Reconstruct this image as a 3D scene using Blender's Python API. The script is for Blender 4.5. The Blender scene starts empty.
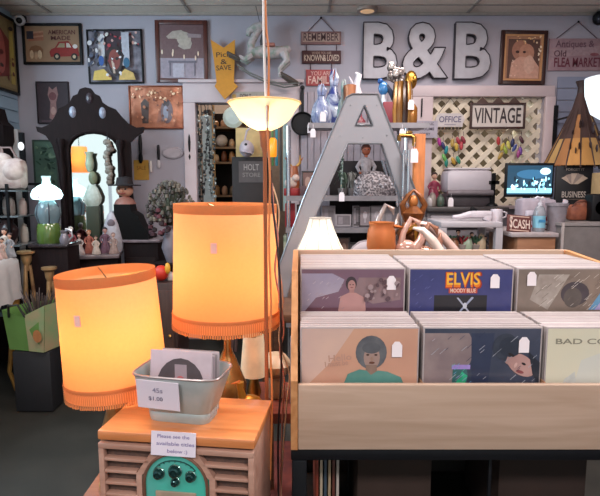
import bpy, bmesh, math, random
from mathutils import Vector, Matrix
R = math.radians
PI = math.pi
rnd = random.Random(7)
sc = bpy.context.scene
COL = sc.collection
F = 520.0
PITCH = 0.1209
CZ = 1.45
cp, sp_ = math.cos(PITCH), math.sin(PITCH)

def P(px, py, Y):
    x = (px-300)/F; v = (248-py)/F
    d = Vector((x, cp+v*sp_, -sp_+v*cp))
    t = Y/d.y
    return Vector((d.x*t, Y, CZ+d.z*t))
def PZ(px, py, z):
    x = (px-300)/F; v = (248-py)/F
    d = Vector((x, cp+v*sp_, -sp_+v*cp))
    t = (z-CZ)/d.z
    return Vector((d.x*t, d.y*t, z))

# ---------------------------------------------------------------- materials
def lin(h):
    o = []
    for i in (0, 2, 4):
        c = int(h[i:i+2], 16)/255
        o.append(c/12.92 if c <= .04045 else ((c+.055)/1.055)**2.4)
    return (o[0], o[1], o[2], 1)
MC = {}
def mt(h, rough=.6, metal=0, **k):
    key = (h, rough, metal, tuple(sorted((a, str(b)) for a, b in k.items())))
    if key in MC: return MC[key]
    m = bpy.data.materials.new('mat_'+h); m.use_nodes = True
    nt = m.node_tree; N = nt.nodes; L = nt.links
    b = N['Principled BSDF']
    b.inputs['Base Color'].default_value = lin(h)
    b.inputs['Roughness'].default_value = rough
    b.inputs['Metallic'].default_value = metal
    if 'spec' in k: b.inputs['Specular IOR Level'].default_value = k['spec']
    if k.get('coat'):
        b.inputs['Coat Weight'].default_value = k['coat']; b.inputs['Coat Roughness'].default_value = k.get('cr', .12)
    if k.get('trans'):
        b.inputs['Transmission Weight'].default_value = k['trans']; b.inputs['IOR'].default_value = k.get('ior', 1.3)
    if k.get('emit'):
        b.inputs['Emission Color'].default_value = lin(k.get('ecol', h)); b.inputs['Emission Strength'].default_value = k['emit']
    if k.get('alpha'): b.inputs['Alpha'].default_value = k['alpha']
    tc = N.new('ShaderNodeTexCoord')
    mp = N.new('ShaderNodeMapping'); L.new(tc.outputs['Object'], mp.inputs[0])
    mp.inputs['Scale'].default_value = k.get('ms', (1, 1, 1))
    n = N.new('ShaderNodeTexNoise'); L.new(mp.outputs[0], n.inputs['Vector'])
    n.inputs['Scale'].default_value = k.get('ns', 18); n.inputs['Detail'].default_value = k.get('nd', 4)
    n.inputs['Distortion'].default_value = k.get('dist', 0)
    mx = N.new('ShaderNodeMix'); mx.data_type = 'RGBA'
    c1 = lin(h); c2 = lin(k['c2']) if 'c2' in k else tuple(min(1, q*k.get('var', .82)) for q in c1[:3])+(1,)
    mx.inputs[6].default_value = c1; mx.inputs[7].default_value = c2
    cr = N.new('ShaderNodeValToRGB'); L.new(n.outputs[0], cr.inputs[0])
    lo, hi = k.get('ramp', (.35, .7)); cr.color_ramp.elements[0].position = lo; cr.color_ramp.elements[1].position = hi
    L.new(cr.outputs[0], mx.inputs[0]); L.new(mx.outputs[2], b.inputs['Base Color'])
    if k.get('bump'):
        bp = N.new('ShaderNodeBump'); bp.inputs['Strength'].default_value = k['bump']; bp.inputs['Distance'].default_value = .01
        L.new(n.outputs[0], bp.inputs['Height']); L.new(bp.outputs[0], b.inputs['Normal'])
    MC[key] = m
    return m
def wood(h, c2, axis='x', rough=.45, coat=0, ns=6, spec=.5):
    s = {'x': (1, 9, 9), 'y': (9, 1, 9), 'z': (9, 9, 1)}[axis]
    return mt(h, rough, 0, c2=c2, ms=s, ns=ns, nd=6, dist=.6, coat=coat, spec=spec, ramp=(.3, .72))
def shade(h, tr=.6, name='shade', weave=120):
    key = ('shade', h, tr)
    if key in MC: return MC[key]
    m = bpy.data.materials.new('mat_shade_'+h); m.use_nodes = True
    nt = m.node_tree; N = nt.nodes; L = nt.links
    N.remove(N['Principled BSDF']); out = N['Material Output']
    d = N.new('ShaderNodeBsdfDiffuse'); t = N.new('ShaderNodeBsdfTranslucent'); a = N.new('ShaderNodeMixShader')
    n = N.new('ShaderNodeTexNoise'); n.inputs['Scale'].default_value = weave
    tc = N.new('ShaderNodeTexCoord'); L.new(tc.outputs['Object'], n.inputs['Vector'])
    mx = N.new('ShaderNodeMix'); mx.data_type = 'RGBA'
    c = lin(h); mx.inputs[6].default_value = c; mx.inputs[7].default_value = tuple(q*.9 for q in c[:3])+(1,)
    L.new(n.outputs[0], mx.inputs[0]); L.new(mx.outputs[2], d.inputs[0]); L.new(mx.outputs[2], t.inputs[0])
    a.inputs[0].default_value = tr
    L.new(d.outputs[0], a.inputs[1]); L.new(t.outputs[0], a.inputs[2]); L.new(a.outputs[0], out.inputs[0])
    MC[key] = m
    return m
def glow(h, s):
    key = ('glow', h, s)
    if key in MC: return MC[key]
    m = bpy.data.materials.new('mat_glow'); m.use_nodes = True
    N = m.node_tree.nodes; b = N['Principled BSDF']
    b.inputs['Base Color'].default_value = lin(h); b.inputs['Emission Color'].default_value = lin(h); b.inputs['Emission Strength'].default_value = s
    MC[key] = m
    return m

# ---------------------------------------------------------------- mesh builder
TEXT = {}
def text_polys(s, font=None, bold=0.0):
    key = (s, bold)
    if key not in TEXT:
        c = bpy.data.curves.new('txt', 'FONT'); c.body = s; c.size = 1; c.resolution_u = 3; c.offset = bold; c.align_x = 'CENTER'; c.align_y = 'CENTER'
        o = bpy.data.objects.new('txt', c); COL.objects.link(o)
        dg = bpy.context.evaluated_depsgraph_get()
        me = bpy.data.meshes.new_from_object(o.evaluated_get(dg))
        vs = [(v.co.x, v.co.y) for v in me.vertices]; fs = [list(p.vertices) for p in me.polygons]
        bpy.data.objects.remove(o); bpy.data.curves.remove(c); bpy.data.meshes.remove(me)
        TEXT[key] = (vs, fs)
    return TEXT[key]

class M:
    def __init__(s): s.bm = bmesh.new(); s.mats = []
    def mi(s, m):
        if m not in s.mats: s.mats.append(m)
        return s.mats.index(m)
    def add(s, vs, fs, m, smooth=False, T=None):
        if T is not None: vs = [T @ Vector(v) for v in vs]
        bv = [s.bm.verts.new(v) for v in vs]; i = s.mi(m)
        for f in fs:
            try:
                q = s.bm.faces.new([bv[a] for a in f]); q.material_index = i; q.smooth = smooth
            except ValueError: pass
        return s
    def box(s, c, d, m, T=None, bev=0, rz=0, rx=0, ry=0):
        x, y, z = d[0]/2, d[1]/2, d[2]/2
        t = bmesh.new()
        vs = [t.verts.new((a*x, b*y, e*z)) for a in (-1, 1) for b in (-1, 1) for e in (-1, 1)]
        for f in ((0,1,3,2),(4,6,7,5),(0,4,5,1),(2,3,7,6),(0,2,6,4),(1,5,7,3)): t.faces.new([vs[i] for i in f])
        if bev: bmesh.ops.bevel(t, geom=t.edges[:]+t.verts[:], offset=min(bev, min(d)*.45), segments=2, affect='EDGES', profile=.5)
        t.verts.ensure_lookup_table(); t.verts.index_update()
        Q = Matrix.Translation(c) @ Matrix.Rotation(rz, 4, 'Z') @ Matrix.Rotation(rx, 4, 'X') @ Matrix.Rotation(ry, 4, 'Y')
        if T is not None: Q = T @ Q
        s.add([v.co[:] for v in t.verts], [[v.index for v in f.verts] for f in t.faces], m, False, Q)
        t.free(); return s
    def lathe(s, prof, m, seg=24, c=(0,0,0), T=None, sx=1, sy=1, flute=0, nf=0, cap=True, z0=None):
        vs, fs = [], []
        for r, z in prof:
            for i in range(seg):
                a = 2*PI*i/seg; q = r*(1+flute*math.cos(nf*a)) if nf else r
                vs.append((c[0]+q*math.cos(a)*sx, c[1]+q*math.sin(a)*sy, c[2]+z))
        n = len(prof)
        for j in range(n-1):
            for i in range(seg):
                k = (i+1) % seg
                fs.append((j*seg+i, j*seg+k, (j+1)*seg+k, (j+1)*seg+i))
        if cap:
            if prof[0][0] > 1e-4: fs.append(tuple(range(seg-1, -1, -1)))
            if prof[-1][0] > 1e-4: fs.append(tuple((n-1)*seg+i for i in range(seg)))
        return s.add(vs, fs, m, True, T)
    def ball(s, c, r, m, seg=16, T=None, ry=0, rz=0):
        if not hasattr(r, '__len__'): r = (r, r, r)
        vs, fs = [], []; h = seg//2
        for j in range(h+1):
            p = -PI/2+PI*j/h
            for i in range(seg):
                a = 2*PI*i/seg
                vs.append((r[0]*math.cos(p)*math.cos(a), r[1]*math.cos(p)*math.sin(a), r[2]*math.sin(p)))
        for j in range(h):
            for i in range(seg):
                k = (i+1) % seg
                fs.append((j*seg+i, j*seg+k, (j+1)*seg+k, (j+1)*seg+i))
        Q = Matrix.Translation(c) @ Matrix.Rotation(rz, 4, 'Z') @ Matrix.Rotation(ry, 4, 'Y')
        if T is not None: Q = T @ Q
        t = len(s.bm.verts); s.add(vs, fs, m, True, Q)
        s.weld = True
        return s
    def tube(s, pts, r, m, seg=8, T=None, closed=False):
        pts = [Vector(p) for p in pts]; n = len(pts)
        rs = r if hasattr(r, '__len__') else [r]*n
        vs, fs = [], []
        up = None
        for i in range(n):
            a = pts[(i-1) % n] if (closed or i > 0) else pts[i]; b = pts[(i+1) % n] if (closed or i < n-1) else pts[i]
            d = (b-a).normalized()
            if up is None: up = d.orthogonal().normalized()
            up = (up - d*up.dot(d)); up = up.normalized() if up.length > 1e-6 else d.orthogonal().normalized()
            w = d.cross(up)
            for j in range(seg):
                t = 2*PI*j/seg
                vs.append(pts[i]+(up*math.cos(t)+w*math.sin(t))*rs[i])
        for i in range(n if closed else n-1):
            for j in range(seg):
                k = (j+1) % seg; i2 = (i+1) % n
                fs.append((i*seg+j, i*seg+k, i2*seg+k, i2*seg+j))
        if not closed: fs.append(tuple(range(seg-1, -1, -1))); fs.append(tuple((n-1)*seg+j for j in range(seg)))
        return s.add(vs, fs, m, True, T)
    def prism(s, pts, y0, y1, m, T=None):
        # outline in the XZ plane pulled along Y, triangulated so concave outlines work
        from mathutils.geometry import tessellate_polygon
        n = len(pts)
        tri = tessellate_polygon([[Vector((p[0], p[1], 0)) for p in pts]])
        vs = [(p[0], y0, p[1]) for p in pts]+[(p[0], y1, p[1]) for p in pts]
        fs = [tuple(t) for t in tri]+[tuple(n+q for q in reversed(t)) for t in tri]
        fs += [(i, (i+1) % n, n+(i+1) % n, n+i) for i in range(n)]
        return s.add(vs, fs, m, False, T)
    def text(s, tx, x, z, size, y, m, T=None, w=None, bold=0.01, rot=0, depth=0):
        vs, fs = text_polys(tx, bold=bold)
        if not vs: return s
        x0 = min(v[0] for v in vs); x1 = max(v[0] for v in vs)
        sx = (w/(x1-x0)) if w else size
        cx = (x0+x1)/2; c, q = math.cos(rot), math.sin(rot)
        V = []
        for v in vs:
            a, b = (v[0]-cx)*sx, v[1]*size
            V.append((x+a*c-b*q, y, z+a*q+b*c))
        return s.add(V, fs, m, False, T)
    def build(s, name, parent=None, loc=None, smooth_angle=True):
        bmesh.ops.remove_doubles(s.bm, verts=s.bm.verts[:], dist=1e-6)
        bmesh.ops.recalc_face_normals(s.bm, faces=[f for f in s.bm.faces])
        me = bpy.data.meshes.new(name); s.bm.to_mesh(me); s.bm.free()
        for m in s.mats: me.materials.append(m)
        try: me.set_sharp_from_angle(angle=R(40))
        except Exception: pass
        o = bpy.data.objects.new(name, me); COL.objects.link(o)
        if parent: o.parent = parent
        if loc is not None: o.location = loc
        return o
def thing(name, label, cat, loc=(0,0,0), rz=0, group=None, rx=0, ry=0):
    o = bpy.data.objects.new(name, None); COL.objects.link(o); o.empty_display_size = .05
    o.location = loc; o.rotation_euler = (rx, ry, rz); o['label'] = label; o['category'] = cat
    if group: o['group'] = group
    return o
def solo(m, name, label, cat, loc=(0,0,0), rz=0, group=None, rx=0, ry=0):
    o = m.build(name); o.location = loc; o.rotation_euler = (rx, ry, rz); o['label'] = label; o['category'] = cat
    if group: o['group'] = group
    return o
def struct(m, name, loc=(0,0,0)):
    o = m.build(name); o.location = loc; o['kind'] = 'structure'; return o
def kids(o): return [c for c in bpy.data.objects if c.parent == o]
def dup(o, loc, label=None, rz=None, parent=None):
    c = o.copy(); COL.objects.link(c)
    if parent: c.parent = parent
    if loc is not None: c.location = loc
    if rz is not None: c.rotation_euler.z = rz
    if label: c['label'] = label
    for k in kids(o):
        if k is c: continue
        dup(k, None, parent=c)
    return c

# flat printed artwork laid on a surface facing -Y; u,v in 0..1 over w x h, origin lower left
def art(m, w, h, items, y=0, ox=0, oz=0, T=None, step=.0005, coat=0, rough=.5):
    i = 0
    cl = lambda q: max(0.0, min(1.0, q))
    for it in items:
        i += 1; yy = y-i*step; k = it[0]
        g = lambda c: c if not isinstance(c, str) else mt(c, rough, 0, ns=40, var=.8, coat=coat)
        if k == 'r':
            _, a, b, c, d, co = it; pts = [(a,b),(c,b),(c,d),(a,d)]
        elif k == 'e':
            _, a, b, c, d, co = it[:6]; rt = it[6] if len(it) > 6 else 0
            pts = [(a+c*math.cos(t)*math.cos(rt)-d*math.sin(t)*math.sin(rt)*h/w, b+c*math.cos(t)*math.sin(rt)*w/h+d*math.sin(t)*math.cos(rt)) for t in [2*PI*j/20 for j in range(20)]]
        elif k == 'p':
            _, pts, co = it
        elif k == 't':
            _, tx, a, b, hh, ww, co = it[:7]; rt = it[7] if len(it) > 7 else 0
            m.text(tx, ox+a*w, oz+b*h, hh*h*1.35, yy, g(co), T=T, w=ww*w, bold=.015, rot=rt); continue
        P2 = [(ox+cl(p[0])*w, oz+cl(p[1])*h) for p in pts]
        Q = []
        for p in P2:
            if not Q or (abs(p[0]-Q[-1][0])+abs(p[1]-Q[-1][1])) > 1e-6: Q.append(p)
        if len(Q) > 2: 
            from mathutils.geometry import tessellate_polygon
            tri = tessellate_polygon([[Vector((p[0], p[1], 0)) for p in Q]])
            m.add([(p[0], yy, p[1]) for p in Q], [tuple(t) for t in tri], g(co), False, T)
def blobs(n, cols, seed, u0=0, v0=0, u1=1, v1=1, r0=.02, r1=.08):
    q = random.Random(seed); o = []
    for _ in range(n):
        o.append(('e', q.uniform(u0,u1), q.uniform(v0,v1), q.uniform(r0,r1), q.uniform(r0,r1), q.choice(cols), q.uniform(0,3)))
    return o
# ================================================================ SETTING
YB = 4.8; HC = P(300, 13, YB).z; XL = P(17, 100, YB).x; XR = 3.3; YF = -3.4
wallm = mt('a8a2ac', .8, 0, ns=3, var=.93, bump=.03)
bluem = mt('9fb6c6', .8, 0, ns=3, var=.93)
trimm = mt('c6b4b6', .55, 0, ns=8, var=.93)
ceilm = mt('e2d5c6', .9, 0, ns=60, var=.9, bump=.15)
floorm = mt('24231f', .5, 0, c2='2e2c27', ns=5, nd=8, bump=.04)
darkw = wood('120b0c', '1e1213', 'z', .6, ns=8, spec=.12)
black = mt('0c0c0f', .5, 0, ns=30, spec=.25); blackm = mt('16161a', .35, .6)
gold = mt('c08a3a', .3, .9, ns=20); brass = mt('b98a4a', .28, 1, ns=20); silver = mt('c6c6ca', .22, 1, ns=20, var=.9)
chrome = mt('d6d6da', .1, 1, var=.95); copper = mt('b8704c', .28, .95, ns=14, c2='8a4a34')
tagm = mt('eee6ea', .7, 0, var=.96); glass = mt('f4f8f8', .04, 0, trans=1, ior=1.25); ink = mt('302a3c', .7)
creamm = mt('d9cdb8', .7, 0, ns=10, var=.9)

def wx(px, py=120): return P(px, py, YB).x
def wz(py): return P(300, py, YB).z
lo0, lo1, lotop = wx(196), wx(287), wz(103)
ro0, ro1, rotop, robot = wx(432), wx(543), wz(97), wz(207)
m = M(); th = .12; y = YB+th/2
def seg(m, a, b, z0, z1, mat): m.box(((a+b)/2, y, (z0+z1)/2), (b-a, th, z1-z0), mat)
seg(m, XL-.1, lo0, 0, HC, wallm); seg(m, lo0, lo1, lotop, HC, wallm); seg(m, lo1, ro0, 0, HC, wallm)
seg(m, ro0, ro1, rotop, HC, wallm); seg(m, ro0, ro1, 0, robot, wallm); seg(m, ro1, XR+.1, 0, HC, wallm)
struct(m, 'wall_back')
m = M(); m.box((XL-.06, (YF+YB)/2, HC/2), (.12, YB-YF, HC), bluem); struct(m, 'wall_left')
m = M(); m.box((XR+.06, (YF+YB)/2, HC/2), (.12, YB-YF, HC), wallm); struct(m, 'wall_right')
# shop front behind the camera: low wall, header and a wide window between them
m = M(); m.box((.3, YF-.06, .25), (6.2, .12, .5), creamm); m.box((.3, YF-.06, HC-.2), (6.2, .12, .4), creamm)
m.box((XL+.2, YF-.06, HC/2), (.4, .12, HC-.8), creamm); m.box((XR-.2, YF-.06, HC/2), (.4, .12, HC-.8), creamm)
struct(m, 'wall_front')
m = M()
for x in (-2.3, -.75, .85, 2.85): m.box((x, YF-.04, (HC+.1)/2), (.07, .06, HC-.9), blackm)
struct(m, 'window_1')
m = M(); m.box((.3, 1.6, -.05), (6.6, 10.4, .1), floorm); struct(m, 'floor')
m = M(); m.box((.3, 1.6, HC+.05), (6.6, 10.4, .1), ceilm); struct(m, 'ceiling')
m = M(); gm = mt('a89c92', .5)
gx0 = wx(190, 13)
for k in range(-1, 5): m.box((gx0+k*1.22, (YF+YB)/2, HC-.004), (.024, YB-YF, .008), gm)
yy = YB-.22
while yy > YF: m.box((.3, yy, HC-.004), (XR-XL, .024, .008), gm); yy -= .61
m.box((.3, YB-.012, HC-.012), (XR-XL, .024, .02), gm)
struct(m, 'trim_1')
# back rooms seen through the openings
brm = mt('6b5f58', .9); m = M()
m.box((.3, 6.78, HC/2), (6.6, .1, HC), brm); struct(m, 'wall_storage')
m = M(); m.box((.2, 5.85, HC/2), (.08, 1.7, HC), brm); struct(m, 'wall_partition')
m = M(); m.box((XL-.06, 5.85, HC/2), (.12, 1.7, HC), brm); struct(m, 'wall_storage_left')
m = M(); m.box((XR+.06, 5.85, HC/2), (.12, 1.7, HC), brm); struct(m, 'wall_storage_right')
# casing of the left opening
def casing(m, x0, x1, z0, z1, d=.03):
    m.box(((x0+x1)/2, YB-d/2, (z0+z1)/2), (x1-x0, d, z1-z0), trimm, bev=.006)
m = M(); casing(m, wx(184), lo0, 0, lotop); casing(m, wx(184), wx(300), lotop, wz(82)); casing(m, lo1, wx(299), 0, lotop)
m.box(((wx(184)+wx(300))/2, YB-.03, wz(82)), (wx(304)-wx(181), .06, .03), trimm, bev=.008); struct(m, 'trim_2')
m = M()
x = wx(301)
while x < wx(402):
    m.box((x+.028, YB-.008, wz(92)/2), (.054, .016, wz(92)), mt('b2a6ae', .6, var=.93)); x += .06
struct(m, 'trim_3')
m = M(); casing(m, wx(404), ro0, 0, wz(97)); casing(m, wx(404), wx(552), rotop, wz(86)); casing(m, ro1, wx(553), 0, rotop, .034)
m.box(((ro0+ro1)/2, YB-.03, robot), (ro1-ro0, .06, .03), trimm); struct(m, 'trim_4')
# pale horizontal boards at both ends of the back wall
m = M(); sidm = mt('83889c', .7, 0, ns=5, var=.93); z = .02
while z < wz(80):
    m.box(((wx(555)+XR)/2, YB-.009, z+.05), (XR-wx(555), .018, .096), sidm); z += .104
struct(m, 'trim_5')
m = M(); z = .02; sb = mt('93a9bb', .7, 0, var=.93)
while z < HC-.3:
    m.box((XL+.009, 4.1, z+.05), (.018, 1.36, .096), sb); z += .104
struct(m, 'trim_6')
# lattice in the right opening
lt = mt('dccfbb', .6, 0, var=.92); m = M(); pit = .1335; a0, a1, b0, b1 = ro0, ro1, robot, rotop; wdt = .043
def clipseg(p, d):
    t0, t1 = -9, 9
    for q, dd, lo, hi in ((p[0], d[0], a0, a1), (p[1], d[1], b0, b1)):
        u, v = (lo-q)/dd, (hi-q)/dd
        if u > v: u, v = v, u
        t0, t1 = max(t0, u), min(t1, v)
    return t0, t1
for s_, yo in ((1, 0), (-1, .009)):
    k = -30
    while k < 60:
        p = (a0+k*pit+.03, b0); d = (s_*.7071, .7071); t0, t1 = clipseg(p, d)
        if t1-t0 > .02:
            c = ((p[0]+d[0]*(t0+t1)/2), YB+.045+yo, p[1]+d[1]*(t0+t1)/2)
            m.box(c, (t1-t0, .008, wdt), lt, ry=-s_*PI/4)
        k += 1
o = solo(m, 'lattice_panel', 'cream diamond lattice panel filling the interior window behind the signs', 'lattice')
m = M(); m.box((wx(529), YB+.13, (robot+rotop)/2), (.18, .02, rotop-robot-.04), mt('f4f8f0', .8))
m.box((wx(480), YB+.6, (robot+rotop)/2), (1.4, .02, 1.1), mt('7a705c', .9, ns=4, c2='3c342c'))  # board tones paint the bright strip and dim room showing through the gaps
solo(m, 'lattice_backing', 'white and brown boards added behind the cream lattice for its bright and dark gaps', 'board')

# ================================================================ WALL THINGS
def frame(name, label, cat, px0, py0, px1, py1, fm, fw, items, back, Y=YB, d=.03, tilt=0, rz=0, mat2=None, group=None, gl=0, partname='picture'):
    A = P(px0, py1, Y); B = P(px1, py0, Y)
    cx, cz = (A.x+B.x)/2, (A.z+B.z)/2
    w = (P(px1, (py0+py1)/2, Y)-P(px0, (py0+py1)/2, Y)).x; h = B.z-A.z
    t = thing(name, label, cat, (cx, Y, A.z), rz, group, ry=tilt)
    if fw > 0:
        m = M(); 
        for q in (-1, 1):
            m.box((q*(w-fw)/2, -d/2, h/2), (fw, d, h), fm, bev=.004)
            m.box((0, -d/2, h/2+q*(h-fw)/2), (w-2*fw, d, fw), fm, bev=.004)
        if mat2:
            for q in (-1, 1):
                m.box((q*(w/2-fw-.008), -d/2, h/2), (.016, d*.7, h-2*fw), mat2); m.box((0, -d/2, h/2+q*(h/2-fw-.008)), (w-2*fw-.032, d*.7, .016), mat2)
        m.build('frame', t)
    m = M(); iw, ih = w-2*fw, h-2*fw
    m.box((0, -d*.3, h/2), (max(iw, .01), d*.5, ih), back)
    art(m, iw, ih, items, y=-d*.56, ox=-iw/2, oz=fw, step=.0008, rough=.35 if gl else .6, coat=gl)
    m.build(partname, t)
    return t, w, h
CARF = [('p', [(.06,.58),(.34,.6),(.34,.86),(.06,.82)], '9a6048'), ('r', .03,.64,.16,.86,'26202e'), ('p',[(.16,.84),(.34,.87),(.34,.82),(.16,.79)],'b88468'),('p',[(.16,.72),(.34,.75),(.34,.70),(.16,.67)],'b88468'),
 ('t','AMERICAN',.68,.82,.13,.5,'5a2622'), ('t','MADE',.66,.66,.12,.36,'5a2622'),
 ('p',[(.46,.14),(.44,.28),(.48,.36),(.55,.4),(.62,.56),(.8,.58),(.88,.42),(.97,.38),(.99,.16)],'8c1a14'),
 ('p',[(.58,.4),(.64,.52),(.73,.52),(.73,.4)],'9a8a6c'), ('p',[(.76,.4),(.76,.53),(.81,.52),(.85,.4)],'c9beb4'),
 ('e',.92,.43,.045,.06,'e0d8d4'), ('e',.58,.15,.06,.1,'1c1414'), ('e',.9,.14,.06,.1,'1c1414'),('e',.58,.15,.03,.05,'b09a80'),('e',.9,.14,.03,.05,'c9b090'),
 ('p',[(.1,.12),(.08,.34),(.12,.42),(.2,.46),(.29,.42),(.33,.34),(.3,.12),(.26,.26),(.2,.3),(.14,.26)],'7c5234'), ('e',.12,.2,.035,.12,'c8a888'), ('e',.27,.2,.04,.12,'c8a888'), ('e',.2,.16,.03,.1,'b89070')]
frame('framed_poster', 'black-framed tan poster with a red pickup truck and flag', 'picture', 24, 24, 83, 65, black, .022, CARF, mt('96755a', .7, 0, ns=9, var=.85))
NAT = [('r',.18,.3,.3,.95,'d0ccd0'),('r',.3,.5,.62,1,'3a2430')] + blobs(26, ['c23c46','e2dcd8','2c2630','7a3040','d8a8a0'], 3, .3,.6,.95,1,.012,.04) + blobs(22, ['dcd8dc','343040','5a6078','20202a'], 4, 0,.3,.3,1,.02,.05) + \
 [('r',.66,.3,.8,.95,'b8b8c4'),('p',[(.34,.5),(.42,.66),(.6,.67),(.7,.5),(.62,.2),(.52,.08),(.42,.2)],'2c1a1c'),('e',.51,.42,.11,.2,'8a4038'),('e',.47,.44,.03,.03,'1a1014'),('e',.56,.44,.03,.03,'1a1014'),
 ('e',.26,.4,.05,.1,'2c58a0'),('e',.74,.36,.06,.1,'2c6080'),('p',[(.45,.4),(.5,.4),(.52,.15),(.48,.15)],'c8b0a0'),('p',[(.08,.02),(.12,.2),(.3,.24),(.44,.08),(.44,.02)],'d8b85c'),('p',[(.58,.02),(.6,.12),(.7,.24),(.86,.16),(.9,.02)],'cfae64')] + blobs(14, ['e8e4e8','20202a','8a3040'], 9, .35,.05,.68,.6,.01,.03)
frame('framed_collage', 'thin black-framed collage print with a dark face among white and red streaks', 'picture', 89, 30, 144, 84, black, .014, NAT, mt('45404c', .6, 0, ns=14, c2='8a8490'), tilt=R(-.6))
SNOW = [('r',0,.0,1,.38,'9a8e9c'),('r',.0,.38,1,1,'6e5054'),('p',[(.16,.78),(.3,.88),(.5,.9),(.66,.82),(.74,.66),(.7,.56),(.56,.54),(.42,.6),(.48,.7),(.36,.74),(.2,.74)],'b0a49a'),('e',.56,.74,.16,.13,'b8aca0'),('p',[(.62,.84),(.95,.82),(.95,.76),(.66,.76)],'98868a'),
 ('r',.22,.05,.25,.32,'6a6474'),('r',.78,.05,.81,.32,'6a6474'),('r',.2,.29,.84,.33,'6a6474'),('r',.3,.02,.56,.28,'b4aebc')]
CAND = [('e',x,z,.018,.045,'f0d8c0') for x,z in ((.06,.49),(.3,.45),(.31,.5),(.56,.4),(.82,.38),(.88,.46))]
frame('framed_painting', 'brown-framed mauve print of a pale bird over a white table', 'picture', 156, 21, 208, 83, wood('45201c', '5e2c22', 'z', .35), .036, SNOW+CAND, mt('7c6468', .6), gl=.5, tilt=R(.4))
frame('framed_print', 'small unframed-looking dark print with a pale pink standing figure', 'picture', 38, 82, 70, 124, mt('241a20'), .006, [('r',0,0,1,1,'34242c'),('p',[(.36,.12),(.42,.5),(.34,.7),(.4,.9),(.5,.82),(.64,.9),(.68,.7),(.6,.5),(.62,.14),(.5,.06)],'8f6a68'),('e',.5,.66,.12,.1,'6c3c40'),('e',.5,.3,.08,.1,'b49088'),('r',.1,.03,.9,.07,'584048')], mt('34242c', .6))
REL = [('p',[(.22,.1),(.2,.6),(.28,.72),(.36,.62),(.34,.1)],'4a342c'),('e',.7,.4,.12,.3,'7c6a70'),('e',.69,.6,.07,.09,'4c4044'),('e',.68,.36,.05,.18,'9aa0b4'),('p',[(.5,.1),(.56,.5),(.6,.2)],'a86850')] + blobs(34, ['e0a078','f0c8a0','6c3424','b86c48','ffd8b0'], 12, .05,.66,.95,.97,.01,.035) + blobs(20, ['c47850','70402c','dc9c78'], 13, .05,.05,.95,.7,.01,.04)
frame('copper_relief', 'shiny embossed copper relief picture hung below the brown-framed mauve print', 'picture', 130, 86, 184, 129, mt('8a4c34', .3, .7), .012, REL, mt('bc7c60', .3, .6, ns=9, c2='7c4632', bump=.6), gl=.6)
FERN = blobs(30, ['3a5c4a','6a8c74','28443a','8aa890'], 15, .1,.25,.9,.95,.02,.07)+[('r',.05,.0,.95,.14,'cfe0dc')]
frame('botanical_print', 'narrow grey-green fern print on the blue wall beside the oil lamp', 'picture', 35, 140, 59, 196, mt('4c5f58'), .01, FERN, mt('58786a', .6))
POR = [('r',0,0,1,1,'a8785c'),('r',.1,.05,.92,.9,'5e4038'),('e',.42,.66,.22,.22,'a4705c'),('e',.58,.6,.2,.2,'b8826a'),('p',[(.16,.05),(.2,.4),(.4,.52),(.74,.5),(.92,.3),(.92,.05)],'c89884'),('e',.66,.35,.14,.2,'d0a490'),('e',.34,.62,.05,.03,'402824'),('e',.52,.62,.04,.025,'402824')]+blobs(14,['f0d0a8','e8b880'],17,.3,.8,.9,.95,.01,.03)+blobs(8,['f4dcc0'],18,.86,.45,.95,.8,.01,.03)+blobs(9,['e0b8a0'],19,.1,.05,.3,.5,.01,.02)
frame('framed_portrait', 'dark-framed sepia portrait of two faces close together', 'picture', 499, 31, 545, 85, wood('2c1614', '3c1e18', 'z', .35), .034, POR, mt('8c6450', .6), mat2=mt('c08a5e', .4), gl=.5, tilt=R(.8))
# left wall poster seen at a slant
t = thing('framed_sign', 'tan and red poster in black frame on the left side wall', 'picture', (XL+.02, 4.52, P(5, 92, 4.6).z), R(90))
m = M(); w, h = .52, P(5,14,4.6).z-P(5,92,4.6).z
for q in (-1,1): m.box((q*(w-.02)/2, -.012, h/2), (.02, .024, h), black); m.box((0, -.012, h/2+q*(h-.02)/2), (w-.04, .024, .02), black)
m.build('frame', t); m = M(); m.box((0, -.006, h/2), (w-.04, .012, h-.04), mt('7c6a48', .6))
art(m, w-.04, h-.04, [('r',.04,.04,.96,.96,'86744e'),('p',[(.3,.12),(.2,.7),(.5,.85),(.8,.7),(.75,.2)],'6c2420'),('e',.5,.5,.16,.3,'9c5048'),('r',.8,.1,.93,.9,'b09a4c')]+blobs(16,['5a201c','a08448','342420'],21,.1,.1,.9,.9,.02,.06), y=-.013, ox=-w/2+.02, oz=.02, step=.0008); m.build('picture', t)

# yellow arrow sign
k = YB/F*1.02
def arrowpt(px, py): c = P(225, 98, YB); q = P(px, py, YB); return (q.x-c.x, q.z-c.z)
t = thing('arrow_sign', 'mustard yellow arrow sign pointing down with black handwriting', 'sign', P(225, 98, YB)+Vector((0,-.065,0)))
m = M(); m.prism([arrowpt(*p) for p in ((212,42),(225,50),(236,42),(236,50),(235,84),(239,88),(226,101),(216,88),(218,84),(215,60))], -.014, 0, mt('cf8c28', .6, 0, ns=30, var=.9)); m.build('arrow', t)
m = M(); im = mt('4a3820')
for tx, py, ww in (('Pick', 57, 14), ('&', 64, 6), ('SAVE', 70, 14)):
    a = arrowpt(225, py); m.text(tx, a[0], a[1], .06, -.0155, im, w=ww*k, rot=.05)
m.build('lettering', t)

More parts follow.
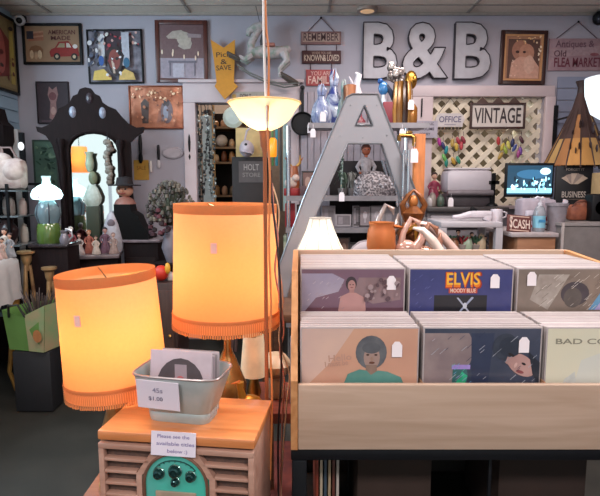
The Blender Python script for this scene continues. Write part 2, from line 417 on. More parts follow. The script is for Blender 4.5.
# pale rocking horse hung from the ceiling line
t = thing('rocking_horse', 'small weathered white rocking horse with a dark rocker hung on the wall', 'toy horse', P(266, 92, 4.62))
def hp(px, py, dy=0): c = P(266, 92, 4.62); q = P(px, py, 4.62); return Vector((q.x-c.x, dy, q.z-c.z))
hm = mt('b0a4a4', .6, 0, c2='7c8c80', ns=18, ramp=(.45,.65)); hm2 = mt('4c4038')
m = M()
m.tube([hp(247,58),hp(252,54),hp(262,52),hp(272,53),hp(284,52),hp(290,48)], [.025,.045,.055,.052,.05,.025], hm, 12)
m.tube([hp(252,54),hp(251,44),hp(256,34),hp(262,27),hp(258,24)], [.04,.034,.03,.03,.016], hm, 12)
m.tube([hp(262,26),hp(255,28),hp(249,31),hp(248,36)], [.04,.038,.026,.018], hm, 10)
for q in (-1, 1):
    m.tube([hp(252,56,q*.04),hp(246,61,q*.05),hp(240,58,q*.05)], [.032,.024,.016], hm, 8)
    m.tube([hp(284,54,q*.04),hp(287,62,q*.05),hp(280,70,q*.05),hp(280,76,q*.05)], [.045,.03,.018,.015], hm, 8)
    m.tube([hp(262,26,q*.02),hp(262,21,q*.025)], [.012,.003], hm, 6)
m.build('horse_body', t)
m = M(); m.box(hp(270,46), (.09,.13,.03), mt('a86c60'), bev=.012); m.build('saddle', t)
m = M(); m.tube([hp(263,27),hp(264,34),hp(262,42),hp(262,48)], [.012,.02,.02,.01], mt('3c3434'), 8); m.build('mane', t)
for q in (-1, 1):
    m = M(); m.tube([hp(228,54,q*.06),hp(240,60,q*.06)], .012, hm2, 6); m.tube([hp(238,66,q*.06),hp(250,74,q*.06),hp(268,82,q*.06),hp(284,86,q*.06),hp(300,84,q*.06)], .007, mt('70706c'), 6); m.tube([hp(279,73,q*.05),hp(290,80,q*.06),hp(298,84,q*.06)], [.012,.02,.01], hm2, 6); m.build('rocker', t)
m = M(); m.tube([hp(260,24), hp(254,-2)], .0025, black, 5); m.build('hanging_wire', t)

# hanging board signs
def board_sign(name, label, px0, py0, px1, rows, apex, Y=YB, dth=.014):
    c = P((px0+px1)/2, rows[-1][1], Y); t = thing(name, label, 'sign', c)
    q_ = lambda px, py: (P(px, py, Y).x-c.x, P(px, py, Y).z-c.z)
    prev = None
    for i, (r0, r1, inset, bm_, its) in enumerate(rows):
        a = q_(px0+inset[0], r1); b = q_(px1-inset[1], r0); w, h = b[0]-a[0], b[1]-a[1]
        m = M(); m.box(((a[0]+b[0])/2, -dth/2-.004, (a[1]+b[1])/2), (w, dth, h), bm_, bev=.002)
        art(m, w, h, its, y=-dth-.005, ox=a[0], oz=a[1], step=.0008); m.build('board', t)
        if prev:
            for xx in (a[0]+.04, b[0]-.04): m = M(); m.tube([(xx, -.01, b[1]), (xx, -.01, prev)], .004, mt('4c3438'), 6); m.build('link', t)
        else:
            m = M(); ap = q_(*apex); m.tube([(a[0]+.05, -.008, b[1]-.01), (ap[0], -.008, ap[1]), (b[0]-.05, -.008, b[1]-.01)], .004, mt('604a50'), 6); m.build('cord', t)
            m = M(); m.ball((ap[0], -.01, ap[1]), .009, black); m.build('nail', t)
        prev = a[1]
wd = mt('86625e', .7, 0, ns=12, c2='6c4c4c')
board_sign('hanging_sign', 'three small boards hung in a chain, the top one reading REMEMBER', 301, 0, 341,
  [(32, 45, (0,0), wd, [('r',.04,.2,.96,.85,'a88c80'),('t','REMEMBER',.5,.54,.62,.88,'4c2c2e')]),
   (51, 64, (1,0), mt('4c2c2e', .7), [('t','WHERE YOU ARE',.5,.8,.2,.5,'a88c80'),('t','KNOWN',.3,.4,.5,.5,'cdb8a8'),('t','& LOVED',.75,.4,.5,.4,'cdb8a8')]),
   (70, 86, (5,5), mt('b05654', .7, 0, ns=12, c2='8e3c40'), [('t','YOU ARE',.5,.75,.28,.7,'dca8a0'),('t','FAMILY',.5,.33,.5,.86,'e4bcb0')])], (321, 18))
board_sign('market_sign', 'faded pink wooden flea market sign hanging from a brown string', 547, 0, 604,
  [(39, 71, (0,0), mt('8c6c74', .75, 0, ns=10, c2='a08488'), [('p',[(.02,.42),(.98,.5),(.98,.78),(.02,.66)],'a4888c'),('t','Antiques &',.46,.82,.22,.7,'70505c'),('t','Old',.2,.52,.2,.22,'603c48'),('t','FLEA MARKET',.53,.24,.3,.86,'6c2c3c'),('e',.82,.5,.08,.05,'8c5058')])], (578, 22))

# galvanised letters
zinc = mt('a6a2a8', .5, .15, ns=14, var=.85); rim = mt('3a3238', .5, .5)
def letter(ch, px0, px1, label):
    c = P((px0+px1)/2, 80, YB); z0 = 0; z1 = P(300, 24, YB).z-P(300, 80, YB).z; w = (px1-px0)*k
    vs, fs = text_polys(ch, bold=.035)
    X0, X1 = min(v[0] for v in vs), max(v[0] for v in vs); Y0, Y1 = min(v[1] for v in vs), max(v[1] for v in vs)
    V = [((v[0]-X0)/(X1-X0)*w-w/2, (v[1]-Y0)/(Y1-Y0)*z1) for v in vs]
    t = thing('metal_letter', label, 'letter', c, 0, 'galvanised shop letters')
    m = M(); n = len(V); from collections import Counter
    ed = Counter()
    for f in fs:
        for i in range(len(f)): ed[tuple(sorted((f[i], f[(i+1) % len(f)])))] += 1
    m.add([(a, -.05, b) for a, b in V], fs, zinc); m.build('face', t)
    m = M(); i1 = [e for e in ed if ed[e] == 1]; VV = []; FF = []
    for e in i1:
        a, b = V[e[0]], V[e[1]]; s = len(VV)
        VV += [(a[0], -.062, a[1]), (b[0], -.062, b[1]), (b[0], 0, b[1]), (a[0], 0, a[1])]; FF.append((s, s+1, s+2, s+3))
    m.add(VV, FF, rim)
    # rolled edge
    for e in i1:
        a, b = V[e[0]], V[e[1]]; m.tube([(a[0], -.056, a[1]), (b[0], -.056, b[1])], .0045, rim, 5)
    m.build('raised_rim', t)
letter('B', 363, 395, 'galvanised metal letter B to the left of the ampersand')
letter('&', 402, 445, 'galvanised metal ampersand between the two letters')
letter('B', 453, 487, 'galvanised metal letter B beside the sepia portrait')

# small wall fittings
def hang(name, label, cat, px, py, Y=YB-.035, group=None): return thing(name, label, cat, P(px, py, Y), group=group)
m = M(); m.box((0,.03,.03), (.05,.06,.05), black, bev=.01); m.ball((0,-.02,0), .045, mt('c8c8cc', .3)); m.ball((0.01,-.05,-.01), .026, black)
solo(m, 'security_camera', 'white dome security camera in the left ceiling corner', 'camera', P(21, 21, 4.72))
m = M(); m.box((0,.03,.03), (.05,.06,.05), black, bev=.01); m.ball((0,0,0), .06, black); m.ball((-.02,-.04,-.02), .03, mt('30303a', .1))
solo(m, 'dome_camera', 'black dome security camera at the right edge under the ceiling', 'camera', P(600, 18, 4.72))
t = thing('ceiling_spotlight', 'small round amber downlight set in the ceiling above the letters', 'light', (P(367,9,4.68).x, 4.66, HC-.03))
m = M(); m.lathe([(.085,.03),(.09,.02),(.088,0),(.07,.0)], mt('a8968c', .4), 28); m.build('trim_ring', t)
m = M(); m.lathe([(.06,-.002),(.05,-.006),(.0,-.008)], mt('c8b090', .3, 0, emit=.25, ecol='e0b080'), 24, cap=False); m.build('lens', t)
t = hang('platter', 'pale oval platter hung flat on the grey wall', 'plate', 173, 153, YB-.004)
m = M()
for a, b, d in ((.1,.055,0),(.085,.043,.006),(.05,.025,.002)): m.lathe([(1,0),(.9,-.012),(0,-.012)], mt('b4aab2' if d else 'a8a0a8', .4), 32, T=Matrix.Translation((0,-d,0)) @ Matrix.Diagonal((a,1,b,1)) @ Matrix.Rotation(R(-90),4,'X'), cap=False)
m.build('dish', t)
def ladle(px, y0, y1, label, wpx=3, m1=black, m2=None, name='kitchen_utensil'):
    t = hang(name, label, 'utensil', px, y1, YB-.02); L = P(px,y0,YB).z-P(px,y1,YB).z
    m = M(); m.tube([(0,0,L*.35),(0,-.004,L*.7),(0,0,L)], [wpx*.0035,wpx*.0045,wpx*.003], m1, 8); m.build('handle', t)
    m = M(); m.ball((0,-.005,L*.18), (wpx*.0055,.006,L*.2), m2 or m1, 12); m.build('blade', t)
ladle(141, 135, 163, 'black handled tool on the wall above the mustard card', 4)
ladle(159, 145, 168, 'black and white utensil hung left of the oval platter', 3, black, mt('c4bcc0'))
ladle(190, 134, 162, 'black iron tool hung on the white casing', 3.4)
frame('price_card', 'mustard yellow card on the wall beside the mirror', 'card', 134, 160, 149, 180, mt('c4943c'), 0, [('t','SALE',.5,.6,.2,.6,'8a5c20')], mt('c0923c', .7), d=.006)
m = M(); m.lathe([(0,0),(.012,0),(.014,.06),(.01,.1)], mt('d0c8c4'), 10); solo(m, 'wall_hook', 'small white peg on the wall right of the mustard card', 'hook', P(151, 172, YB-.02))
# frying pan
t = hang('frying_pan', 'black cast iron frying pan hung on the grooved wall panel', 'pan', 302.5, 136, YB-.06)
m = M(); T = Matrix.Translation((0,0,.105)) @ Matrix.Rotation(R(90),4,'X')
m.lathe([(0,0),(.09,0),(.1,.035),(.104,.035),(.096,-.006),(0,-.006)], mt('141216', .55, .2), 32, T=T, cap=False); m.build('pan_body', t)
m = M(); m.box((0,0,.31),(.026,.012,.22), mt('141216', .55, .2), bev=.005); m.lathe([(.02,-.006),(.02,.006)], mt('141216', .55, .2), 14, T=Matrix.Translation((0,0,.42)) @ Matrix.Rotation(R(90),4,'X')); m.build('handle', t)
def tag_into(m, x, y, z, s=1.0, rot=0, mat_=None):
    T = Matrix.Translation((x,y,z)) @ Matrix.Rotation(rot,4,'Y')
    m.prism([(-.5*.05*s,0),(.5*.05*s,0),(.5*.05*s,.06*s),(.015*s,.082*s),(-.015*s,.082*s),(-.5*.05*s,.06*s)], -.001, .001, mat_ or tagm, T)
    m.tube([(x,y,z+.078*s),(x+.004,y,z+.12*s)], .0012, tagm, 4)
def tagpart(par, x, y, z, s=1.0, rot=0, name='price_tag'):
    m = M(); tag_into(m, x, y, z, s, rot); o = m.build(name, par); o['label'] = 'white paper price tag'; return o
tagpart(t, .07, -.06, .02, 1.1)
# signs around the right window
def flat_sign(name, label, px0, py0, px1, py1, bm_, its, Y, edge=None, shape=None, cat='sign'):
    c = P((px0+px1)/2, py1, Y); w = P(px1,(py0+py1)/2,Y).x-P(px0,(py0+py1)/2,Y).x; h = P(300,py0,Y).z-P(300,py1,Y).z
    t = thing(name, label, cat, c); m = M()
    if shape: m.prism([((u-.5)*w, v*h) for u, v in shape], -.012, 0, bm_)
    else: m.box((0,-.006,h/2), (w,.012,h), bm_)
    m.build('board', t)
    m = M(); art(m, w, h, its, y=-.0135, ox=-w/2, step=.0008); m.build('lettering', t)
    if edge:
        m = M(); e = .018
        for q in (-1,1): m.box((q*(w/2), -.012, h/2), (e,.026,h+e), edge, bev=.003); m.box((0,-.012,h/2+q*h/2), (w-e,.026,e), edge, bev=.003)
        m.build('frame', t)
    return t, w, h
OV = [(.06,.0),(.94,.0),(.94,.2),(1,.5),(.94,.8),(.84,.9),(.16,.9),(.06,.8),(0,.5),(.06,.2)]
t, w, h = flat_sign('office_sign', 'white shaped sign reading OFFICE hung on the lattice', 435, 112, 464, 127, mt('c4bcbc', .6), [('t','OFFICE',.5,.48,.42,.76,'5a5474'),('r',.3,.14,.7,.18,'8a8490')], YB-.05, shape=OV)
m = M(); m.tube([(-w*.4,-.006,h*.9),(0,-.006,h+.12),(w*.4,-.006,h*.9)], .003, black, 5)
for q in range(7): m.ball(((q-3)*w*.12, -.01, -.012), .012, mt('3a3024'))
m.build('hanger', t)
t, w, h = flat_sign('vintage_sign', 'framed white sign reading VINTAGE in tall dark letters', 470, 104, 523, 128, mt('c9bfb8', .6, 0, ns=20, var=.88), [('t','VINTAGE',.5,.48,.66,.88,'33282a')], YB-.05, edge=mt('3c2420', .5))
m = M()
for q in range(3): m.prism([((q-1)*w*.3-.05, h+.008), ((q-1)*w*.3+.05, h+.008), ((q-1)*w*.3, h+.06)], -.02, -.008, mt('4a342c', .5))
m.build('crest', t)
flat_sign('notice_sign', 'small white notice with three rows of dark letters beside the lattice', 407, 121, 437, 138, mt('aaa4b0', .6), [('t','NO PUBLIC',.62,.82,.16,.5,'4a4250'),('t','RESTROOMS',.52,.52,.17,.72,'4a4250'),('t','SORRY',.58,.22,.15,.36,'4a4250')], YB-.06)
flat_sign('casing_label', 'small pale label with dark letters on the casing above the torchiere bowl', 231, 92, 268, 101, mt('aaa094', .6), [('t','DON T',.4,.5,.5,.3,'4a4038'),('r',.04,.3,.14,.7,'b89040'),('r',.7,.2,.71,.8,'807870')], YB-.035)
m = M(); m.tube([(0,0,0),(0,-.006,.16)], .006, black, 6); solo(m, 'iron_hook', 'thin black rod fixed to the casing above the white notice', 'hook', P(421.5, 117, YB-.04))
# coloured ornaments tied to the lattice
orn = [(439,142,'b03090'),(443,146,'2c3060'),(446,150,'208c94'),(444,158,'6cae58'),(452,143,'b89a50'),(456,147,'c0a040'),(458,141,'a03040'),(461,146,'b04048'),(463,140,'8c3040'),(446,163,'208474'),(453,161,'c09840'),(458,160,'3c8c70'),
       (498,141,'b03034'),(502,147,'b8a840'),(505,150,'9cae48'),(508,145,'c8c060'),(512,143,'28305c'),(514,148,'3c4c8c'),(518,154,'a04484'),(520,151,'7c50a0'),(500,156,'b09044'),(521,140,'503038')]
nm = {'b03090':'magenta','2c3060':'navy','208c94':'teal','6cae58':'green','b89a50':'straw yellow','c0a040':'yellow','a03040':'crimson','b04048':'red','8c3040':'dark red','208474':'deep green','c09840':'amber','3c8c70':'sea green','b03034':'bright red','b8a840':'olive yellow','9cae48':'lime','c8c060':'pale yellow','28305c':'dark navy','3c4c8c':'blue','a04484':'pink','7c50a0':'violet','b09044':'tan','503038':'maroon'}
for i, (px, py, c) in enumerate(orn):
    m = M(); m.ball((0,-.01,.0), (.018,.014,.04), mt(c, .4), 10, ry=rnd.uniform(-.5,.5)); m.tube([(0,-.01,.035),(0.0,0,.075)], .0025, mt('403038'), 4)
    solo(m, 'hanging_ornament', nm[c]+' fabric drop tied to the lattice '+('below the OFFICE sign' if i < 12 else 'below the VINTAGE sign'), 'ornament', P(px, py, YB-.015), group='coloured drops on the lattice')

# teepee lamp
ctr = P(577, 166, 4.35)
t = thing('teepee_lamp', 'tan hide teepee with dark poles bound at the tip', 'teepee', ctr)
tk = 4.35/F
m = M(); H = .6; Rb = .262; hide = mt('b98a4e', .8, 0, c2='8f5c34', ns=7); hided = mt('3a2420', .8); dots = mt('2c1c20')
n = 16
prof = [(Rb,0),(Rb*.62,H*.36),(Rb*.3,H*.68),(.028,H)]
cols = ['b08a54','9c7038','b07c40','946236']
for i in range(n):
    a0_, a1_ = 2*PI*i/n, 2*PI*(i+1)/n
    for j in range(3):
        (r0, z0), (r1, z1) = prof[j], prof[j+1]
        q = [(r0*math.cos(a0_), r0*math.sin(a0_), z0), (r0*math.cos(a1_), r0*math.sin(a1_), z0), (r1*math.cos(a1_), r1*math.sin(a1_), z1), (r1*math.cos(a0_), r1*math.sin(a0_), z1)]
        m.add(q, [(0,1,2,3)], hided if j == 2 or (j == 1 and i % 3 != 1) else mt(cols[(i*7+j) % 4], .8, 0, ns=9, var=.7, ms=(1,1,.3)))
m.build('hide_cover', t)
m = M(); m.tube([(0,.05,H*.7),(0,.42,H*.7)], .008, black, 6); m.tube([(0,.27,.1),(0,.42,.1)], .008, black, 6); m.box((0,.42,H*.5),(.04,.01,.5),black); m.build('wall_bracket', t)
m = M()
for i in range(n):
    a = 2*PI*i/n; p0 = Vector((Rb*1.01*math.cos(a), Rb*1.01*math.sin(a), -.02)); p1 = Vector((-.03*math.cos(a), -.03*math.sin(a), H+.07))
    m.tube([p0, p0.lerp(p1,.92), p1], [.007,.005,.005], mt('38221c', .6), 6)
m.build('poles', t)
m = M(); m.lathe([(.05,H+.08),(.03,H+.03),(.034,H-.02)], mt('2c1a18'), 10, cap=False); m.build('binding', t)
m = M(); q = random.Random(5)
for _ in range(14):
    a = q.uniform(PI*1.25, PI*1.75); z = q.uniform(.1, .34); r = Rb*(1-z/H*1.02)+.006
    m.ball((r*math.cos(a), r*math.sin(a), z), (q.uniform(.015,.032),.006,q.uniform(.015,.035)), dots, 8, rz=a)
m.build('painted_marks', t)
# bright shade at the right edge
t = thing('wall_sconce', 'brightly lit white glass lamp shade cut by the right edge', 'lamp', P(613, 88, 2.6))
m = M(); m.lathe([(.03,-.16),(.09,-.12),(.12,-.03),(.125,.05)], shade('f4fafa', .6), 24, cap=False); m.build('glass_shade', t)
m = M(); m.ball((0,0,-.02), .03, glow('d4ecff', 14)); m.build('bulb', t)
m = M(); m.tube([(0,0,.03),(0,0,HC-P(613,88,2.6).z)], .006, blackm, 6); m.lathe([(.09,.03),(.04,.06),(.01,.08)], blackm, 20); m.build('hanging_rod', t)
t['label'] = 'brightly lit white glass pendant shade cut by the right edge'
# ================================================================ REUSABLE SMALL THINGS (origin at the base centre)
def vase(name, label, cat, loc, prof, m_, tag=None, group=None, flute=0, nf=0, sx=1, sy=1, rz=0):
    t = thing(name, label, cat, loc, rz, group); m = M(); m.lathe(prof, m_, 24, flute=flute, nf=nf, sx=sx, sy=sy, cap=False); m.build('body', t)
    if tag: tagpart(t, *tag)
    return t
def doll(label, loc, h, dress, skin='d8a890', hair='3a2420', rz=0, group=None, name='doll', hat=None, arms=True, dm=None):
    t = thing(name, label, 'figurine', loc, rz, group); dm = dm or mt(dress, .7, 0, ns=50, var=.7)
    m = M(); m.lathe([(.0,0),(h*.2,0),(h*.22,h*.03),(h*.17,h*.2),(h*.12,h*.42),(h*.085,h*.5),(h*.12,h*.6),(h*.11,h*.68),(h*.04,h*.73)], dm, 18, sy=.75, flute=.06, nf=9, cap=False)
    if arms:
        for q in (-1,1): m.tube([(q*h*.1,0,h*.66),(q*h*.17,-h*.02,h*.54),(q*h*.13,-h*.1,h*.44)], [h*.04,h*.038,h*.03], dm, 8)
    m.build('dress', t)
    m = M(); sk = mt(skin, .5); m.tube([(0,0,h*.7),(0,0,h*.78)], h*.035, sk, 8); m.ball((0,0,h*.86), (h*.085,h*.08,h*.1), sk)
    m.ball((0,-h*.08,h*.85), h*.014, sk, 6)
    if arms:
        for q in (-1,1): m.ball((q*h*.12,-h*.115,h*.425), h*.028, sk, 8)
    m.build('head', t)
    m = M(); e = mt('201818', .3)
    for q in (-1,1): m.ball((q*h*.032,-h*.074,h*.87), h*.012, e, 6)
    m.build('eyes', t)
    m = M(); m.ball((0,h*.018,h*.895), (h*.096,h*.09,h*.088), mt(hair, .8, 0, ns=60, var=.6), 14); m.build('hair', t)
    if hat:
        m = M(); m.lathe([(h*.17,h*.92),(h*.17,h*.93),(h*.09,h*.94),(h*.08,h*1.02),(0,h*1.03)], mt(hat, .7), 18, cap=False); m.build('hat', t)
    return t
def pframe(label, loc, w, h, fc, ic, its=(), rz=0, group='framed pictures on the metal shelves', tilt=-.12):
    t = thing('picture_frame', label, 'picture frame', loc, rz, group, rx=tilt)
    m = M(); f = mt(fc, .45); b = w*.1
    for q in (-1,1): m.box((q*(w-b)/2,0,h/2),(b,.014,h),f,bev=.002); m.box((0,0,h/2+q*(h-b)/2),(w-2*b,.014,b),f,bev=.002)
    m.build('frame', t); m = M(); m.box((0,.002,h/2),(w-2*b,.008,h-2*b),mt(ic,.4)); art(m,w-2*b,h-2*b,list(its),y=-.003,ox=-w/2+b,oz=b); m.build('picture', t)
    m = M(); m.box((0,.035,h*.32),(w*.2,.006,h*.66),f,rx=-.25+.35); m.build('easel_back', t)
    return t
def carton(name, label, cat, loc, d, h_, rz=0, group=None, its=None, bev=.004, rx=0):
    t = M(); t.box((0,0,d[2]/2), d, h_ if not isinstance(h_, str) else mt(h_, .6, var=.9), bev=bev)
    if its: art(t, d[0], d[2], its, y=-d[1]/2-.001, ox=-d[0]/2)
    return solo(t, name, label, cat, loc, rz, group, rx=rx)
def jar(label, loc, r, h, c, name='jar', cat='jar', group=None, lid=None, m_=None):
    t = thing(name, label, cat, loc, 0, group); m = M()
    m.lathe([(0,0),(r*.8,0),(r,h*.1),(r*1.02,h*.5),(r*.9,h*.75),(r*.6,h*.85),(r*.62,h*.88)], m_ or mt(c, .3, ns=20, var=.85), 18, cap=False); m.build('body', t)
    m = M(); m.lathe([(r*.66,h*.88),(r*.66,h*.93),(r*.2,h*.96),(r*.16,h),(0,h)], mt(lid or c, .3), 16, cap=False); m.build('lid', t)
    return t

# ================================================================ METAL SHELF UNIT behind the letter A
YS = 4.2; sx0, sx1 = P(286,150,YS).x, P(406,150,YS).x; tx0, tx1 = P(309,122,YS).x, P(426,122,YS).x
z_top = P(300,123,YS-.12).z; z_mid = P(300,196,YS-.12).z; z_low = P(300,228,YS-.12).z; z_bot = P(300,264,YS-.12).z
shm = mt('807b80', .5, .3); t = thing('metal_shelf', 'grey metal shelf unit crowded with ornaments behind the silver letter A', 'shelf', ((sx0+sx1)/2, YS, 0))
cx = (sx0+sx1)/2
for z, a, b in ((z_top,tx0,tx1),(z_mid,sx0,sx1),(z_low,sx0,sx1),(z_bot,sx0,sx1),(.35,sx0,sx1)):
    m = M(); m.box(((a+b)/2-cx,.06,z-.012),(b-a,.36,.024),shm,bev=.005); m.box(((a+b)/2-cx,-.122,z-.018),(b-a,.008,.04),mt('8c888c',.4,.4)); m.build('shelf_board', t)
for x, y_ in ((sx0+.02,-.1),(sx1-.02,-.1),(sx0+.02,.22),(sx1-.02,.22)):
    m = M(); m.tube([(x-cx,y_,0),(x-cx,y_,z_top-.02)], .017, chrome, 12); m.build('upright', t)
bx0 = P(330,170,YS+.2).x
m = M(); m.box(((bx0+sx1)/2-cx,.235,1.0),(sx1-bx0,.01,1.3),mt('241e20',.8)); m.build('back_panel', t)  # dark sheet added to paint the darkness between the shelves
ST = lambda px, z, dy=0.0: Vector((P(px, 160, YS+dy).x, YS+dy, z))
kk = YS/F*1.01
# top shelf
blues = mt('3a4688', .12, 0, c2='c8d0e0', ns=9, dist=1.5, ramp=(.42,.6), coat=.6)
def flame(label, px, h, m_, r, tagxy=None, group='swirled glass vases on the top shelf', dy=0, name='glass_vase'):
    t = thing(name, label, 'vase', ST(px, z_top, dy), group=group); m = M()
    m.lathe([(0,0),(r*.8,0),(r,h*.08),(r*1.1,h*.25),(r*.9,h*.45),(r*.45,h*.62),(r*.3,h*.75)], m_, 20, flute=.08, nf=6, cap=False); m.build('body', t)
    m = M()
    for a in (.3,2.2,4.1,5.3): m.tube([(r*.3*math.cos(a),r*.3*math.sin(a),h*.7),(r*.5*math.cos(a),r*.4*math.sin(a),h*.85),(r*.25*math.cos(a+.8),r*.2*math.sin(a+.8),h)], [r*.22,r*.2,r*.02], m_, 8)
    m.build('pulled_rim', t)
    if tagxy: tagpart(t, *tagxy)
    return t
flame('white and blue streaked glass vase at the left end of the top shelf', 321, 38*kk, mt('b4bcd0', .12, 0, c2='4a5890', ns=9, dist=1.5, coat=.6), .068, (.01,-.09,.01,.9), dy=-.04)
flame('tall cobalt blue swirled glass vase beside the white streaked one', 333, 57*kk, blues, .07, dy=.15)
flame('teal and clear twisted glass vase just left of the letter A tip', 343, 45*kk, mt('7ca8a4', .1, 0, c2='d0c8c0', ns=9, dist=1.2, coat=.6), .045, dy=.08)
vase('copper_pot', 'small tan copper pot on the top shelf left of the white bird', 'pot', ST(350, z_top, .02), [(0,0),(.05,0),(.058,.03),(.055,.22),(.06,.3),(.04,.31)], mt('b87854', .4, .4))
t = thing('bird_figurine', 'slender white bird figurine with dark red base above the letter A', 'figurine', ST(358, z_top))
m = M(); m.tube([(0,0,.1),(0,0,.2),(-.02,0,.3),(.0,0,.38),(-.03,0,.4)], [.03,.04,.028,.024,.008], mt('e4dce0', .3), 10); m.tube([(0,0,.2),(-.06,0,.33),(-.08,0,.37)], [.02,.012,.004], mt('c8c0c8', .3), 8); m.build('bird', t)
m = M(); m.lathe([(.06,0),(.055,.03),(.03,.06),(.02,.12)], mt('7c3038', .4), 14); m.build('stand', t)
t = thing('perfume_bottle', 'blue glass bird topped bottle on the top shelf beside the maroon box', 'bottle', ST(382, z_top))
m = M(); m.lathe([(0,0),(.04,0),(.045,.06),(.04,.15),(.015,.2),(.015,.23)], mt('a8c0d0', .1, 0, c2='d8dce4', coat=.5), 16, cap=False); m.build('bottle_body', t)
m = M(); m.ball((0,0,.28), (.04,.025,.055), mt('3878b0', .15, coat=.5)); m.ball((-.025,0,.335), .022, mt('2c5ca0', .15)); m.tube([(.02,0,.3),(.06,0,.25),(.07,0,.19)], [.02,.02,.005], mt('203048'), 8); m.build('stopper', t)
carton('gift_box', 'maroon box on the top shelf between the blue bottle and striped vase', 'box', ST(388, z_top), (.11,.11,.17), mt('842c38', .5))
t = thing('striped_vase', 'amber and dark brown striped vase at the right of the top shelf', 'vase', ST(401, z_top, -.03))
m = M()
for i in range(9):
    a = i*2*PI/9; m.tube([(.055*math.cos(a),.05*math.sin(a),0),(.06*math.cos(a),.055*math.sin(a),.1),(.05*math.cos(a),.045*math.sin(a),.32)], [.026,.027,.02], mt(('8a5c28','3c2416','b07c34')[i%3], .15, .3, coat=.5), 8)
m.build('body', t); tagpart(t, .05,-.09,.1,.9,0)
t = thing('glass_ornament', 'clear crystal cluster rising behind the striped amber vase', 'ornament', ST(394, z_top, .1))
m = M(); m.lathe([(.03,0),(.02,.2),(.02,.33)], mt('b8aca4', .1, .4), 12)
for i in range(12):
    a = i*.9; m.ball((.045*math.cos(a), .04*math.sin(a), .36+.02*i/2), (.03,.022,.035), mt('c8beb8' if i % 2 else '8c807c', .08, .5), 8)
m.build('crystal', t)
t = thing('gold_bust', 'shiny gold glass head ornament on top shelf, right of the crystal cluster', 'ornament', ST(409, z_top, .09))
m = M(); m.lathe([(.05,0),(.02,.05),(.018,.28)], gold, 12); m.ball((0,0,.36),(.05,.045,.075), gold); m.ball((.02,-.04,.36),(.02,.02,.03), gold); m.ball((-.02,-.04,.33),(.02,.02,.02), mt('7a4c18',.3,.8)); m.build('body', t)
vase('amber_jar', 'squat amber jar at the far right end of the top shelf', 'jar', ST(411, z_top, -.06), [(0,0),(.035,0),(.04,.03),(.04,.12),(.02,.15)], mt('9c6428', .2, .3))
# tags hanging off the top shelf
for px, lb in ((313,'white price tag hanging under the left end of the top shelf'),(402,'white price tag hanging under the right end of the top shelf')):
    m = M(); tag_into(m, 0,0,-.10,.8); m.tube([(0,0,-.03),(0,0,.0)], .001, tagm, 4); solo(m, 'price_tag', lb, 'tag', (P(px,130,YS-.13).x, YS-.135, z_top-.01))
# middle shelf, inside the A
t = thing('glitter_dome', 'grey beaded dome shaped hat on the middle shelf, seen through the letter A', 'hat', ST(374, z_mid, -.02))
m = M(); m.lathe([(.17,0),(.175,.03),(.165,.09),(.13,.15),(.07,.19),(0,.2)], mt('4c464a', .4, .3, c2='928a8c', ns=60, bump=.9, ramp=(.45,.55)), 28, sy=.6); m.build('crown', t)
m = M()
q = random.Random(9)
for i in range(40):
    a = q.uniform(PI,2*PI); e = q.uniform(.1,1.3); m.ball((.17*math.cos(a)*math.cos(e*.9), .105*math.sin(a)*math.cos(e*.9), .05+.13*math.sin(e)), q.uniform(.008,.015), mt('c8c0c4', .2, .4), 6)
o = m.build('beads', t); o['kind'] = 'stuff'
t = doll('red faced figure in white ruffles on the middle shelf, behind the grey dome', ST(366, z_mid, .16), .43, 'a8a0a4', 'a0563c', '5a2c20')
for i, (px, c, lb) in enumerate(((343,'3c5040','dark green drooping plant at the left of the middle shelf'),(352,'6c6c68','small grey moss ball next to the green drooping plant'))):
    t = thing('trailing_plant', lb, 'plant', ST(px, z_mid, -.02)); m = M(); m.lathe([(.03,0),(.04,.05),(.035,.06)], mt('4a4444'), 12); m.build('pot', t)
    m = M(); q = random.Random(i)
    for _ in range(16):
        a = q.uniform(0,6.3); r = q.uniform(.03,.07); m.tube([(0,0,.05),(r*.5*math.cos(a),r*.5*math.sin(a),.18),(r*math.cos(a),r*math.sin(a),q.uniform(.05,.2))], [.006,.007,.003], mt(c), 5)
    m.build('leaves', t)
m = M(); m.tube([(0,0,0),(.004,0,-.12),(-.006,0,-.28)], .006, mt('8ca098', .2, .5), 6)
for q_ in range(9): m.ball((.006*math.sin(q_),0,-.03*q_), .012, mt('9aa8a0' if q_ % 2 else '5c6c64', .15, .5), 8)
tag_into(m, 0,-.004,-.38,.85)
solo(m, 'bead_necklace', 'grey bead strand with a white tag hanging in front of the middle shelf', 'necklace', ST(342, z_mid+.34, -.16))
for i,(a,b) in enumerate((((382,155),(393,190)),((386,152),(397,186)))):
    c0 = P(b[0],b[1],YS-.05); m = M(); v = P(a[0],a[1],YS-.05)-c0; m.tube([(0,0,0), v*.5, v], [.006,.012,.016], silver, 8)
    solo(m, 'silver_candlestick', ('left','right')[i]+' one of two slanting silver rods inside the right leg of the A', 'candlestick', (c0.x, c0.y, z_mid+.005))
